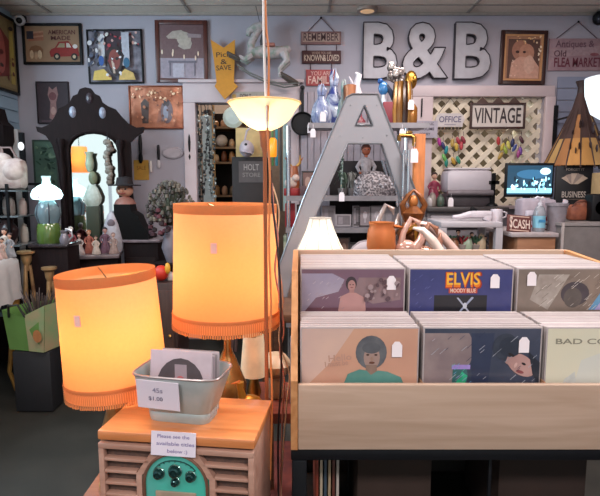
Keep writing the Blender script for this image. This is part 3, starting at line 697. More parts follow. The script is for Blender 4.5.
# middle shelf left part
t = thing('red_basket', 'red box holding a small white plush toy left of the letter A', 'box', ST(292, z_mid, 0)); m = M()
m.box((0,0,.03),(.13,.12,.06),mt('9c2428',.5),bev=.006); m.build('box_body', t); m = M(); m.ball((-.01,0,.1),(.05,.04,.045),mt('d8c4b8')); m.ball((.03,-.02,.14),(.03,.03,.03),mt('cdb4a8')); m.build('plush', t)
t = thing('deer_figurine', 'orange antlered figurine standing behind the red box', 'figurine', ST(294, z_mid, .12)); om = mt('b4643c', .4)
m = M(); m.tube([(0,0,0),(0,0,.1),(.0,-.01,.2),(0,-.01,.24)], [.04,.05,.035,.03], om, 10)
for q in (-1,1): m.tube([(q*.01,0,.22),(q*.05,0,.27),(q*.05,0,.33)], [.014,.012,.004], mt('c89448'), 6); m.tube([(q*.045,0,.27),(q*.075,0,.31)], [.01,.003], om, 6)
m.build('deer', t)
pframe('dark framed picture on the middle shelf left of the A', ST(309, z_mid, .05), .12, .2, '1c1618', '6c4a44', [('e',.4,.5,.25,.3,'a8887c'),('e',.7,.3,.2,.2,'40303c')])
t = carton('small_box', 'dark patterned tin in front of the framed picture, left of the A', 'box', ST(303, z_mid, -.08), (.05,.05,.08), '4c3438')
# lower shelf
for px, c, ic, lb, w, h in ((329,'8c8488','7c7478','pale grey frame leaning on the lower shelf left of the small ones',.11,.17),(344,'9c9498','6c6468','low wide frame of grey squares on the lower shelf',.13,.1),(357,'a49ca0','3c3438','narrow pale frame beside the goblet picture',.06,.17),(366,'2c2428','8c8084','dark frame with a pale goblet picture',.1,.17),(378,'8c8486','9c9498','plain grey frame right of the goblet picture',.12,.17),(393,'7c7678','8c8488','grey frame at the right end of the lower shelf',.12,.16)):
    pframe(lb, ST(px, z_low, .02), w, h, c, ic, [('e',.5,.55,.2,.22,'c4bcc0'),('r',.42,.15,.58,.4,'b0a8ac')] if 'goblet' in lb and 'beside' not in lb else [('r',.1,.1,.45,.9,'8c848a'),('r',.5,.2,.9,.8,'70686c')])
pframe('small frame on the lower shelf left of the leaning letter leg', ST(303, z_low, .02), .1, .18, '1c1618', 'a89c90', [('r',.2,.2,.8,.8,'5c4c48')])
carton('red_book', 'tall red book on the lower shelf behind the twisted wires', 'book', ST(290, z_low-.0, 0), (.08,.03,.19), mt('a0242c',.5))
# glass pieces at right end of lower shelf
# bottom shelf
for px, c, lb, w, h in ((345,'5c3c30','brown picture frame on the bottom shelf by the white lamp',.1,.2),(358,'3c3438','dark frame on the bottom shelf',.14,.16),(372,'6c5048','rust coloured frame on the bottom shelf nearest the copper jug',.12,.17)):
    pframe(lb, ST(px, z_bot, 0), w, h, '2c2424', c, [('e',.5,.5,.25,.3,'8a6c5c')])
jar('orange glass jar on the bottom shelf beside the white lamp shade', ST(338, z_bot, 0), .04, .12, 'a0582c')
carton('storage_box', 'green and white box on bottom shelf behind the twisted wires', 'box', ST(291, z_bot, 0), (.12,.2,.22), mt('b8b09c',.6,c2='586c50',ns=10))
# ================================================================ LETTER A
YA = 2.7; aluminium = mt('8e8e94', .5, .3, ns=8, var=.92)
c = P(335, 296, YA); TZ = c.z
def ap(px, py): q = P(px, py, YA); return (q.x-c.x, q.z-c.z)
t = thing('standing_letter', 'large brushed silver letter A standing behind the record bin', 'letter', (c.x, YA, TZ))
m = M()
Lg = [ap(352,95),ap(377,95),ap(418,200),ap(447,296),ap(428,296),ap(401,204),ap(381,144),ap(347,144),ap(322,200),ap(299,252),ap(287,296),ap(267,296),ap(279,266),ap(303,200),ap(328,140),ap(346,98)]
hole = [ap(364,106),ap(372,126),ap(355,126)]
from mathutils.geometry import tessellate_polygon
allp = Lg+hole; tri = tessellate_polygon([[Vector((p[0],p[1],0)) for p in Lg],[Vector((p[0],p[1],0)) for p in hole]])
nn = len(allp)
m.add([(p[0],-.03,p[1]) for p in allp]+[(p[0],.03,p[1]) for p in allp], [tuple(q) for q in tri]+[tuple(nn+a for a in q) for q in tri]+[(i,(i+1)%len(Lg),nn+(i+1)%len(Lg),nn+i) for i in range(len(Lg))]+[(len(Lg)+i,len(Lg)+(i+1)%3,nn+len(Lg)+(i+1)%3,nn+len(Lg)+i) for i in range(3)], aluminium)
m.build('letter_face', t)
m = M(); 
for i in range(len(Lg)):
    a, b = Lg[i], Lg[(i+1)%len(Lg)]; m.tube([(a[0],-.032,a[1]),(b[0],-.032,b[1])], .004, mt('8c8e94',.3,.7), 5)
for i in range(3):
    a, b = hole[i], hole[(i+1)%3]; m.tube([(a[0],-.032,a[1]),(b[0],-.032,b[1])], .004, mt('6c6e74',.3,.7), 5)
m.build('edge_bead', t)
m = M()
for px, py in ((350,106),(376,106),(340,136),(386,136),(312,196),(407,196),(297,232),(362,138)):
    a = ap(px,py); m.ball((a[0],-.032,a[1]), .0025, mt('7c7c80',.3,.8), 8)
m.build('rivets', t)
# table behind the bin carrying the A, lamp and glass
t = thing('display_table', 'low wooden display table hidden behind the record bin', 'table', (.55, 2.7, 0)); tw = wood('6c4a34','4c3226','x')
m = M(); m.box((0,0,TZ-.02),(1.5,.8,.04),tw,bev=.005); m.build('tabletop', t)
for a in (-.7,.7):
    for b in (-.35,.35): m = M(); m.box((a,b,(TZ-.04)/2),(.05,.05,TZ-.04),tw); m.build('leg', t)
def onT(px, Y): q = P(px, 250, Y); return Vector((q.x, Y, TZ))
# white pleated lamp
Yl = 2.5; l0 = onT(320, Yl); z0 = P(320,254,Yl).z-TZ; z1 = P(320,218,Yl).z-TZ; kl = Yl/F*1.01
t = thing('table_lamp', 'small lit white bell shaped table lamp in front of the letter A', 'lamp', l0)
m = M(); n6 = 6; ws = shade('e8e4dc', .6)
m.lathe([(26*kl,z0),(20*kl,z0+(z1-z0)*.3),(14.5*kl,z0+(z1-z0)*.65),(10.5*kl,z1)], ws, 30, cap=False); m.build('lamp_shade', t)
m = M()
for i in range(10):
    a = i*2*PI/10+.2; m.tube([(r*kl*1.01*math.cos(a), r*kl*1.01*math.sin(a), z0+(z1-z0)*f) for r, f in ((26,0),(20,.3),(14.5,.65),(10.5,1))], .0016, mt('8c847c'), 4)
for r, z in ((26,z0),(10.5,z1)): m.tube([(r*kl*math.cos(a*.2618), r*kl*math.sin(a*.2618), z) for a in range(24)], .003, mt('b4aca4'), 5, closed=True)
m.build('wire_ribs', t)
m = M(); m.lathe([(.07,0),(.07,.012),(.03,.03),(.04,.1),(.055,.16),(.02,.24),(.01,z0+.02)], mt('d8d0c4', .3), 20); m.build('base', t)
m = M(); m.ball((0,0,z0+.05), .022, glow('fff0d8', 22)); m.build('bulb', t)
# copper jug, glass swans and gold figure
t = thing('copper_jug', 'orange copper jug tilted behind the bin to the right of the white lamp', 'jug', onT(381, 2.42), .3)
h_ = P(381,222,2.42).z-TZ; m = M(); m.lathe([(0,0),(.05,0),(.045,.02),(.03,.1),(.05,.22),(.068,.3),(.064,h_-.04),(.055,h_-.02),(.06,h_)], mt('c47438', .5, .3, c2='a85a30', ns=6), 24, cap=False); m.build('body', t)
m = M(); m.tube([(.06,0,h_-.02),(.12,0,h_-.03),(.12,0,h_-.12),(.08,0,h_-.18)], .01, mt('a85c2c', .3, .7), 8); m.build('handle', t)
def swan(label, px, top, Y, lean, m_, w=1.0):
    h = P(px,top,Y).z-TZ; t = thing('glass_bird', label, 'figurine', onT(px, Y)); m = M()
    m.lathe([(0,0),(.05,0),(.04,.02),(.02,.06),(.025,h-.2)], m_, 14, cap=False); m.ball((0,0,h-.16),(.055*w,.035,.05), m_)
    m.tube([(-.03*w,0,h-.16),(-.045*w+lean,0,h-.08),(-.01+lean,0,h-.01),(.025+lean,0,h-.03),(.03+lean,0,h-.06)], [.02,.014,.012,.014,.003], m_, 10)
    m.build('body', t); m = M(); m.tube([(.03,0,h-.17),(.07,0,h-.11),(.075,0,h-.05)], [.03,.02,.004], m_, 10); m.build('tail', t); return t
pg = mt('c8b4ac', .08, .3, c2='8c7c78', ns=10, coat=.7)
for px, top, lb, ln, mm in ((383,203,'tall clear glass bird left of the bronze figure',.02,pg),(406,216,'glossy pink glass bird leaning right behind the bin',.03,mt('d4a898',.1,.2,coat=.7)),(424,222,'brown glass bird at the right foot of the orange post',.03,mt('a8745c',.12,.3,coat=.7))):
    swan(lb, px, top, {383:2.6,406:2.42,424:2.43}[px], ln, mm)
fh = P(413,190,2.54).z-TZ
t = thing('bronze_figure', 'bronze and gold robed figure with raised arms before the orange post', 'figurine', onT(412, 2.54)); fm = mt('8c5428', .35, .5, c2='3c1c18', ns=22); m = M()
m.lathe([(0,0),(.08,0),(.08,.03),(.05,.1),(.055,fh*.5),(.07,fh*.62),(.04,fh*.72),(.055,fh*.8),(.02,fh*.86)], fm, 16, flute=.1, nf=7, cap=False)
m.ball((0,0,fh*.9),(.024,.024,.034),mt('b06c34',.4,.3))
for q in (-1,1): m.tube([(q*.04,0,fh*.8),(q*.055,-.01,fh*.87),(q*.03,-.01,fh*.95),(0,0,fh)], [.018,.015,.012,.006], fm, 8)
m.build('figure', t); m = M(); m.tube([(-.06,-.05,fh*.62),(0,-.075,fh*.7),(.06,-.05,fh*.62)], .012, gold, 8); m.tube([(0,-.08,fh*.7),(0,-.09,fh*.5)], [.012,.005], gold, 8); m.build('gold_sash', t)
for i, (a, b) in enumerate((((416,222),(456,252)),((413,228),(443,256)))):
    YH = 2.5-.15*i; m = M(); z_ = lambda p: P(p[0],p[1],YH); A, B = z_(a), z_(b); o_ = Vector((B.x+.05, YH, TZ)); pts = [A-o_, A.lerp(B,.3)+Vector((0,0,.03))-o_, A.lerp(B,.65)+Vector((0,0,.025))-o_, B-o_, Vector((0,0,0))]
    m.tube(pts, [.006,.016,.022,.024,.03], mt(('d8b8ac','ecd8cc')[i], .15, .1, coat=.6), 12)
    solo(m, 'glass_horn', ('upper','lower')[i]+' of two curved pink glass horns right of the orange post', 'ornament', o_)
# orange post with brass bracket
Yp = 3.2; q0 = P(419.5,134,Yp); m = M(); m.box((0,0,q0.z/2),(11*Yp/F,.04,q0.z),mt('c9793e',.6,0,c2='b06830',ns=8,ms=(6,6,1)),bev=.003)
solo(m, 'wooden_post', 'upright orange wooden board standing right of the letter A', 'board', (q0.x, Yp, 0))
t = thing('brass_bracket', 'brass tap shaped fitting with white tag left of the orange post top', 'fitting', P(414,146,Yp-.02))
m = M(); m.tube([(0,0,0),(0,0,.05),(-.02,0,.062),(-.09,0,.062)], [.012,.014,.014,.012], brass, 10); m.tube([(-.09,0,.062),(-.09,0,.03)], .012, brass, 8); m.lathe([(.02,.075),(.02,.085),(.008,.09)], brass, 12, c=(-.03,0,0)); m.build('fitting', t)
tagpart(t, -.005,-.03,-.1,1.0)
m = M(); m.tube([(0,0,0),(0,0,P(407,150,2.65).z-TZ)], .009, chrome, 12); solo(m, 'chrome_pole', 'vertical chrome pole between the letter A and the orange post', 'pole', (P(408,180,2.65).x,2.645,TZ))
m = M(); m.tube([(0,0,0),(0,0,P(403,150,2.65).z-TZ)], .007, chrome, 12); solo(m, 'chrome_rod', 'thin chrome rod just left of the chrome pole', 'pole', (P(403,180,2.65).x,2.645,TZ))
# grey cushion
t = thing('cushion', 'rounded pale grey cushion showing over the rear of the record bin', 'cushion', onT(366, 2.57)); hc = P(366,241,2.57).z-TZ
m = M(); m.ball((0,0,hc/2),(.105,.05,hc/2),mt('a8a0a6',.8,0,ns=20,var=.9),20); m.build('pad', t)
m = M(); m.tube([(.106*math.cos(a*.314),0,hc/2+hc/2*1.01*math.sin(a*.314)) for a in range(20)], .005, mt('948c92',.8), 6, closed=True); m.build('piping', t)

# ================================================================ ROOM BEHIND THE LEFT OPENING
t = thing('storage_shelf', 'dark wooden shelf of brown knick-knacks inside the left opening', 'shelf', (P(229,150,5.5).x, 5.5, 0)); rw = wood('2c1c14','3c281c','z'); W2 = .36
LV = [P(229,y_,5.4).z for y_ in (127,147,162,195,215)]
for q in (-1,1): m = M(); m.box((q*(W2/2),0,1.1),(.03,.3,2.2),rw); m.build('side_panel', t)
m = M(); m.box((0,.16,1.1),(W2,.02,2.2),mt('1c1410',.8)); m.build('back_panel', t)
for z in LV+[.1,.5]: m = M(); m.box((0,0,z-.01),(W2,.3,.02),mt('7a5c3c',.5)); m.build('shelf_board', t)
xs = P(229,150,5.5).x; q = random.Random(31)
cc = [('a0764c','tan'),('6c3c24','dark brown'),('c8a888','cream'),('8c5430','russet'),('70604c','olive brown'),('b48c70','beige')]
for r in range(4):
    for i in range(4):
        c, n_ = cc[(r*4+i*5) % 6]; x = xs-.12+i*.08
        jar('%s %s on %s' % (n_, ('pot','jug','urn','crock')[i], ('the top board of the dark shelf','the second board of the dark shelf','the third board of the dark shelf','the fourth board of the dark shelf')[r]), Vector((x, 5.42, LV[r])), .03, q.uniform(.07,.13), c, 'ceramic_pot', 'pot', 'pots on the dark storage shelf')
m = M(); m.ball((0,0,.06),.06,mt('b8aca4',.5),16); solo(m, 'round_gourd', 'pale round globe in front of the dark storage shelf', 'ornament', (P(221,147,5.3).x,5.36,LV[1]))
m = M(); m.lathe([(.001,0),(.09,0),(.1,.05),(.07,.1),(.001,.12)], shade('e4f2f4',.5), 20, T=Matrix.Rotation(R(90),4,'X'), cap=False); solo(m, 'white_plate', 'pale glass globe shade glowing behind the torchiere bowl', 'lamp shade', P(234,118,5.1))
m = M(); m.box((0,0,1.05),(.1,.02,2.1),mt('b8ccd0',.6)); solo(m, 'pale_panel', 'narrow pale blue panel at the left of the doorway', 'panel', (P(208,150,5.05).x,5.05,0))
m = M(); m.box((0,0,1.1),(.02,.03,2.2),mt('c09860',.5)); solo(m, 'door_edge', 'thin tan door edge left of the storage shelf', 'board', (P(213.5,150,5.0).x,5.02,0))
q = random.Random(41)
for i, px in enumerate((198,201,204.5,208,211.5)):
    m = M(); L = q.uniform(.8,1.0)
    x=0; pts=[(0,0,0)]
    for s in range(1,24): x += q.uniform(-.006,.006); pts.append((x,0,-L*s/23))
    m.tube(pts, .004, mt('3c3c40'), 5)
    for s in range(2,23,1): m.ball((pts[s][0]+q.uniform(-.012,.012),-.01,pts[s][2]), (q.uniform(.008,.018),.01,q.uniform(.012,.024)), mt(('202024','5c6864','a4b0b0','34383a')[q.randrange(4)], .25, .3), 6)
    solo(m, 'bead_strand', ('leftmost','second','third','fourth','rightmost')[i]+' strand of dark and silver beads hanging in the doorway', 'beads', P(px,104,YB+.06), group='bead strands in the doorway')
for px, c, lb, w in ((285,'b4ccc4','pale green mirrored strip at the right edge of the doorway',.04),(276.5,'3c90a0','turquoise scarf hanging behind the torchiere pole',.025),(272.5,'5c8c50','green scarf hanging beside the turquoise one',.02),(280.5,'44403c','dark scarf beside the pale green strip',.02)):
    L = .95 if 'strip' in lb else .4; m = M(); m.box((0,0,-L/2),(w,.012,L),mt(c,.5,0,ns=12,var=.7),bev=.004); solo(m, 'hanging_scarf' if 'scarf' in lb else 'mirror_strip', lb, 'scarf' if 'scarf' in lb else 'mirror', P(px,108 if 'strip' in lb else 122,YB+.12))
# cap on a cream box on a dark chest
zc = P(250,157,5.0).z
t = thing('storage_cabinet', 'dark cabinet with a grey poster panel behind the doorway', 'cabinet', (P(251,170,5.15).x,5.15,0)); m = M(); m.box((0,0,zc/2),(.33,.34,zc),mt('241c1c',.6),bev=.005); m.build('body', t)
m = M(); m.box((.02,-.172,zc-.14),(.24,.006,.2),mt('5c5454',.6)); art(m,.24,.2,[('t','HOLT',.5,.7,.3,.6,'a8a09c'),('t','STORE',.5,.35,.2,.7,'8c8480')],y=-.176,ox=-.1,oz=zc-.24); m.build('poster', t)
m = M(); m.box((0,-.17,.55),(.2,.02,.9),mt('3c3030',.6)); m.build('door', t)
carton('cream_box', 'cream cardboard box on the dark cabinet in the doorway', 'box', (P(250,150,5.08).x,5.08,zc), (.25,.18,.27), mt('d8bc84',.7))
t = thing('baseball_cap', 'white baseball cap with dark emblem hung before the cream box', 'cap', P(247,153,4.9)); m = M(); cm = mt('c8bcc4',.7)
m.lathe([(.075,0),(.075,.03),(.06,.08),(.03,.105),(0,.11)], cm, 20, sx=.9, T=Matrix.Translation((0,0,.03)) @ Matrix.Rotation(R(70),4,'X')); m.build('crown', t)
m = M(); m.ball((0,-.07,.0),(.065,.05,.01),cm,16,ry=.2); m.build('brim', t); m = M(); m.ball((0,-.1,.07),(.014,.008,.014),black,8); m.build('emblem', t)
m = M(); m.tube([(-.02,0,.11),(0,0,.2),(.04,0,.24)], .01, cm, 6); m.build('strap', t)
m = M(); m.box((0,0,.1),(.08,.05,.2),mt('a8242c',.6),bev=.01); zr = P(240,195,4.95)
t = thing('side_chair', 'dark bentwood chair with curved back behind the middle lamp', 'chair', (P(255,190,4.7).x+.02,4.42,0)); cw = mt('6c5450',.4,.2)
m = M(); m.tube([(-.17,0,.5),(-.17,0,.95),(-.12,0,1.13),(0,0,1.2),(.12,0,1.13),(.17,0,.95),(.17,0,.5)], .014, cw, 8)
for x_ in (-.09,0,.09): m.tube([(x_,0,.5),(x_,0,1.16)], .008, cw, 6)
m.build('backrest', t); m = M(); m.lathe([(.2,.46),(.2,.5),(.17,.505)], cw, 20, c=(0,-.15,0)); m.build('seat', t)
for a in (-1,1):
    for b in (0,-.3): m = M(); m.tube([(a*.15,b,.47),(a*.18,b,0)], .014, cw, 8); m.build('leg', t)
solo(M().box((0,0,.05),(.16,.1,.1),mt('a8242c',.6),bev=.02), 'red_pillow', 'small red pillow on the dark bentwood chair', 'pillow', (P(248,190,4.3).x,4.25,.505))
# colourful amber lantern hanging by the pole
m = M(); m.lathe([(.03,0),(.035,.02),(.035,.14),(.02,.16)], mt('f0921c',.3,0,emit=.35), 14); m.tube([(0,0,.16),(0,0,.5)], .002, black, 4)
solo(m, 'amber_lantern', 'bright amber tube lantern hanging behind the torchiere pole', 'lantern', P(273,157,4.5))

# ================================================================ RIGHT COUNTER AREA
# white work desk
Yd = 3.9; zd = P(470,222,Yd-.2).z; dx0, dx1 = P(441,222,Yd-.2).x, P(503,222,Yd-.2).x; wdk = mt('b4aeb2',.45,0,var=.94)
t = thing('work_desk', 'white work table with items on it in front of the lattice', 'table', ((dx0+dx1)/2, Yd, 0)); W = dx1-dx0
m = M(); m.box((0,0,zd-.02),(W,.4,.04),wdk,bev=.006); m.build('tabletop', t)
for a in (-1,1):
    m = M(); m.box((a*(W/2-.02),-.17,(zd-.04)/2),(.05,.05,zd-.04),wdk); m.build('leg', t); m = M(); m.box((a*(W/2-.02),.17,(zd-.04)/2),(.05,.05,zd-.04),wdk); m.build('leg', t)
m = M(); m.box((0,0,zd-.25),(W-.06,.38,.02),wdk); m.build('lower_shelf', t)
zs = zd-.24; q = random.Random(51)
names = [('c8c0b4','white'),('2c6040','dark green'),('8c5c40','brown'),('4c3838','dark'),('a03038','red'),('9aa890','sage'),('6c4c50','plum'),('3c5c44','forest green'),('b4a084','sand'),('303034','black')]
for i, (c, n_) in enumerate(names):
    x = dx0+.07+i*(W-.12)/9.5; hh = q.uniform(.09,.16)
    if i % 3 == 1:
        t = thing('potted_plant', '%s leafy plant under the white work table' % n_, 'plant', (x, Yd-.05, zs), group='things under the work table'); m = M(); m.lathe([(.03,0),(.045,.06),(.04,.065)], mt('8c8078'), 12); m.build('pot', t)
        m = M()
        for _ in range(14):
            a = q.uniform(0,6.3); r = q.uniform(.03,.06); m.tube([(0,0,.05),(r*.6*math.cos(a),r*.6*math.sin(a),hh*.8),(r*math.cos(a),r*math.sin(a),hh)], [.004,.011,.003], mt(c), 5)
        m.build('leaves', t)
    elif i % 3 == 0: doll('%s dressed doll under the white work table' % n_, Vector((x, Yd-.05, zs)), hh+.03, c, group='things under the work table')
    else: jar('%s jar under the white work table' % n_, Vector((x, Yd-.06, zs)), .035, hh, c, group='things under the work table')
# white gadgets on desk
t = thing('label_gun', 'white label gun lying on the white work table', 'tool', (P(480,221,Yd-.1).x,Yd-.1,zd)); gm2 = mt('cfc6cc',.4)
m = M(); m.box((0,0,.05),(.16,.05,.05),gm2,bev=.015); m.box((.05,0,.025),(.06,.05,.05),gm2,bev=.012,ry=.3); m.tube([(-.07,0,.05),(-.15,0,.03),(-.2,0,.03)], [.025,.02,.012], gm2, 10); m.build('gun_body', t)
m = M(); m.box((-.05,-.0,.085),(.05,.02,.03),black,bev=.005,ry=.5); m.build('trigger', t)
t = thing('white_mug', 'white mug tipped near the right end of the work table', 'mug', (P(497,221,Yd-.1).x,Yd-.08,zd)); m = M(); m.lathe([(0,0),(.04,0),(.045,.04),(.04,.085),(.034,.08),(.034,.01)], gm2, 18, cap=False); m.build('cup', t); m = M(); m.tube([(.04,0,.07),(.075,0,.06),(.07,0,.03),(.04,0,.02)], .006, gm2, 6); m.build('handle', t)
# back counter behind desk
Yc = 4.54; zc2 = P(460,207,Yc-.25).z; c0, c1 = P(428,207,Yc-.25).x, P(506,207,Yc-.25).x
t = thing('back_counter', 'dark topped counter under the lattice window holding the grey roll', 'counter', ((c0+c1)/2, Yc, 0)); W = c1-c0
m = M(); m.box((0,0,zc2/2-.02),(W,.43,zc2-.04),mt('8c8488',.5),bev=.01); m.build('body', t); m = M(); m.box((0,-.02,zc2-.02),(W+.03,.52,.04),mt('3a3434',.4),bev=.006); m.build('counter_top', t)
m = M(); m.box((0,-.24,zc2-.12),(W-.04,.04,.1),mt('9c949a',.4),bev=.015); m.build('front_rail', t)
z1 = P(470,167,Yc).z; 
t = thing('laminator', 'large pale grey roller machine sitting on the dark counter top', 'machine', (P(466,180,Yc).x,Yc,zc2)); W = 46*Yc/F; lm = mt('b0a8ae',.45,0,var=.95)
H1 = z1-zc2
m = M(); m.box((0,0,H1*.62),(W,.24,H1*.62),lm,bev=.05); m.build('hood', t); m = M(); m.box((0,.02,H1*.16),(W*.96,.22,H1*.32),mt('4c4448',.5),bev=.01); m.build('base', t); m = M(); m.tube([(-W*.48,-.12,H1*.34),(W*.48,-.12,H1*.34)], .025, mt('7c7478',.3,.3), 12); m.build('roller', t)
m = M(); m.box((0,-.01,H1*.95),(W*.9,.16,.015),mt('c0b8bc',.5),bev=.004); m.build('lid', t)
tagpart(t, -W*.42,-.15,-.0,.9)
for px, c, n_, h in ((431,'8c8078','grey',.12),(434,'7c2c40','wine red',.17),(429,'b8b0b0','white',.09),(439,'4c5c50','dark green',.1)):
    jar('%s jar crammed at the left end of the dark counter' % n_, Vector((P(px,195,Yc-.12).x,Yc-.17+(.12 if px==434 else 0),zc2)), .032, h, c, group='jars at the left end of the counter')
doll('pale doll with wine red dress standing between roller machine and jars', Vector((P(437,190,Yc).x,Yc+.1,zc2)), .3, '8a3048')
m = M(); m.box((0,0,.14),(.035,.035,.28),black); m.box((0,0,.2),(.1,.035,.03),black); m.lathe([(.05,0),(.045,.015),(.02,.03)], black, 16); solo(m, 'standing_cross', 'black cross shaped stand right of the roller machine', 'cross', (P(493,180,Yc-.1).x,Yc-.1,zc2))
# shop counter at right
Ys = 3.95; zs2 = P(520,233,Ys-.3).z
s0, s1, s2 = P(512,233,Ys-.3).x, P(559,233,Ys-.3).x, P(560,225,Ys-.3).x
t = thing('shop_counter', 'tan wooden shop counter on which the cash sign stands', 'counter', ((s0+s1)/2, Ys, 0)); W = s1-s0
m = M(); m.box((0.02,0,zs2/2-.015),(W-.06,.56,zs2-.03),mt('9c6c4c',.6,0,c2='8a5c40',ns=6,ms=(1,1,5)),bev=.005); m.build('body', t)
m = M(); m.box((0,0,zs2-.015),(W,.6,.03),mt('a89c9c',.5),bev=.004); m.build('counter_top', t)
zs3 = P(580,223,Ys-.3).z; W3 = 1.0
t = thing('grey_counter', 'grey panelled counter at the far right beside the tan one', 'counter', (s1+.02+W3/2, Ys, 0)); m = M(); m.box((0,0,zs3/2-.01),(W3,.58,zs3-.02),mt('68605e',.6),bev=.005); m.build('body', t); m = M(); m.box((0,0,zs3-.01),(W3+.02,.6,.02),mt('8a8280',.5)); m.build('counter_top', t)
m = M(); m.box((-W3/2+.008,-.295,zs3/2),(.016,.012,zs3),mt('b4a8a4',.4)); m.build('corner_strip', t)
onC = lambda px, Y=Ys-.1, z=zs2: Vector((P(px,225,Y).x, Y, z))
ck = (Ys-.1)/F
t = thing('cash_sign', 'red-brown tilted sign with white lettering reading CASH', 'sign', onC(519,3.72), .06, rx=-.2, ry=.08); m = M(); w_, h_ = 25*3.72/F, 17*3.72/F
m.box((0,0,h_/2),(w_,.012,h_),mt('5c2a26',.6),bev=.002); m.build('board', t); m = M(); art(m,w_,h_,[('t','$',.16,.55,.7,.12,'d8c4b8'),('t','CASH',.58,.45,.55,.7,'d8c4b8'),('r',.1,.88,.9,.94,'c8a898'),('r',.1,.06,.9,.12,'c8a898')],y=-.007,ox=-w_/2); m.build('lettering', t)
t = thing('printer', 'pale boxy printer behind the cash sign', 'printer', onC(534,4.02), -.03); pr = mt('a89ca6',.5); h_ = P(534,200,3.8).z-zs2
m = M(); m.box((0,0,h_/2),(.26,.16,h_),pr,bev=.02); m.build('body', t); m = M(); m.box((0,-.08,h_*.35),(.2,.03,.015),mt('4c444c')); m.build('paper_slot', t); m = M(); m.box((0,.02,h_+.0),(.2,.12,.012),mt('b8acb4',.4),bev=.004); m.build('lid', t)
t = thing('sanitizer_bottle', 'clear pump bottle with pale blue label on the counter', 'bottle', onC(539,3.76)); h_ = P(539,196,3.76).z-zs2
bgm = mt('b8bcc4',.1,0,trans=.5,coat=.5)
m = M(); m.lathe([(0,0),(.038,0),(.042,.01),(.042,h_*.55),(.03,h_*.68),(.014,h_*.74)], bgm, 20, cap=False); m.build('bottle_body', t); m = M(); m.lathe([(.0425,.03),(.0425,h_*.45)], mt('7cb4c8',.4), 20, cap=False); art(m,.06,.1,[('r',.1,.3,.9,.5,'3c84b0')],y=-.045,ox=-.03,oz=.04); m.build('label', t)
m = M(); m.lathe([(.016,h_*.73),(.016,h_*.8),(.007,h_*.82),(.007,h_*.93)], mt('d8d4dc',.4), 12); m.tube([(0,0,h_*.93),(-.03,-.01,h_*.97),(-.045,-.01,h_*.93)], [.01,.009,.006], mt('d8d4dc',.4), 8); m.tube([(0,0,h_*.93),(.02,0,h_*.95)], .01, mt('d8d4dc',.4), 8); m.build('pump', t)
carton('card_stand', 'white folded card stand left of the pump bottle', 'card', onC(530,3.8), (.07,.03,.15), mt('c4bcc8',.6), .1, its=[('r',.15,.5,.85,.8,'8c848c'),('r',.15,.2,.6,.3,'9c2c34')])
carton('red_carton', 'small dark red and white carton right of the pump bottle', 'box', onC(545,3.9), (.05,.04,.1), mt('8c2830',.6), 0, its=[('r',.1,.1,.9,.4,'c8c0c8')])
t = thing('grey_bin', 'grey tapered plastic bin on the counter under the black card board', 'bin', onC(556,3.78)); h_ = P(556,203,3.78).z-zs2
m = M(); m.lathe([(0,0),(.05,0),(.072,h_-.02),(.078,h_-.02),(.078,h_),(.068,h_),(.048,.01)], mt('827a80',.5,0,ns=30,var=.85), 20, cap=False); m.build('body', t); m = M(); m.tube([(.02,-.04,.1),(.04,-.04,h_+.02),(.06,-.03,h_-.03)], [.012,.02,.008], mt('b8b0b8',.3), 6); m.build('plastic_liner', t)
t = thing('leather_bag', 'rust brown leather pouch at the right on the grey counter', 'bag', Vector((P(577,215,3.9).x,3.9,zs3))); lm2 = mt('8c5038',.6,0,ns=20,c2='6c3828',bump=.4); m = M(); m.box((0,0,.06),(.15,.09,.12),lm2,bev=.03); m.box((.035,0,.1),(.07,.08,.11),lm2,bev=.025); m.build('bag_body', t); m = M(); m.tube([(-.06,-.03,.1),(-.03,-.045,.14),(.03,-.045,.15),(.06,-.03,.12)], .006, mt('5c3024'), 6); m.build('strap', t)
t = thing('black_speaker', 'black box shaped device at the far right on the grey counter', 'device', Vector((P(597,215,3.85).x,3.85,zs3))); m = M(); m.box((0,0,.1),(.15,.12,.2),black,bev=.02); m.build('body', t); m = M(); m.lathe([(.05,0),(.045,-.01),(.02,-.004)], mt('2c2a30'), 18, T=Matrix.Translation((0,-.06,.1)) @ Matrix.Rotation(R(-90),4,'X') @ Matrix.Scale(-1,4,(0,0,1))); m.build('grille', t)
carton('tan_box', 'tan cardboard box standing at the right edge behind the black device', 'box', Vector((P(600,190,4.1).x,4.08,zs3)), (.1,.12,.36), mt('a88c64',.7))
# monitor
Ym = 4.19; t = thing('computer_monitor', 'flat black monitor showing a bright blue picture', 'monitor', Vector((P(528,196,Ym).x,Ym,zs2))); A = P(503,197,Ym); B = P(553,163,Ym)
w_ = B.x-A.x; hz = A.z-zs2; h_ = B.z-A.z; m = M(); m.box((0,0,hz+h_/2),(w_,.03,h_),black,bev=.005); m.build('housing', t)
m = M(); m.box((0,-.0155,hz+h_/2),(w_-.03,.002,h_-.04),glow('1c3c50',.5)); 
q = random.Random(71); its = [('r',0,.78,1,1,glow('16384c',.6)),('e',.55,.7,.35,.16,glow('2c5c7c',.6)),('r',0,.05,1,.22,glow('78c0d4',1.0)),('e',.84,.8,.12,.12,glow('a8d8e8',1.0))]
for _ in range(46): its.append(('e',q.uniform(.08,.97),q.uniform(.12,.55),q.uniform(.01,.03),q.uniform(.03,.1),glow(q.choice(['bce8f4','7cc8e0','0c1820','0a141c','94d8ec','e0f8ff']),.9)))
art(m,w_-.03,h_-.04,its,y=-.017,ox=-w_/2+.015,oz=hz+.02,step=.0002); m.build('screen', t)
m = M(); m.box((0,.03,hz/2+.03),(.05,.03,hz+.06),black); m.lathe([(.12,0),(.11,.012),(.03,.02)], black, 24, sy=.7); m.build('stand', t)
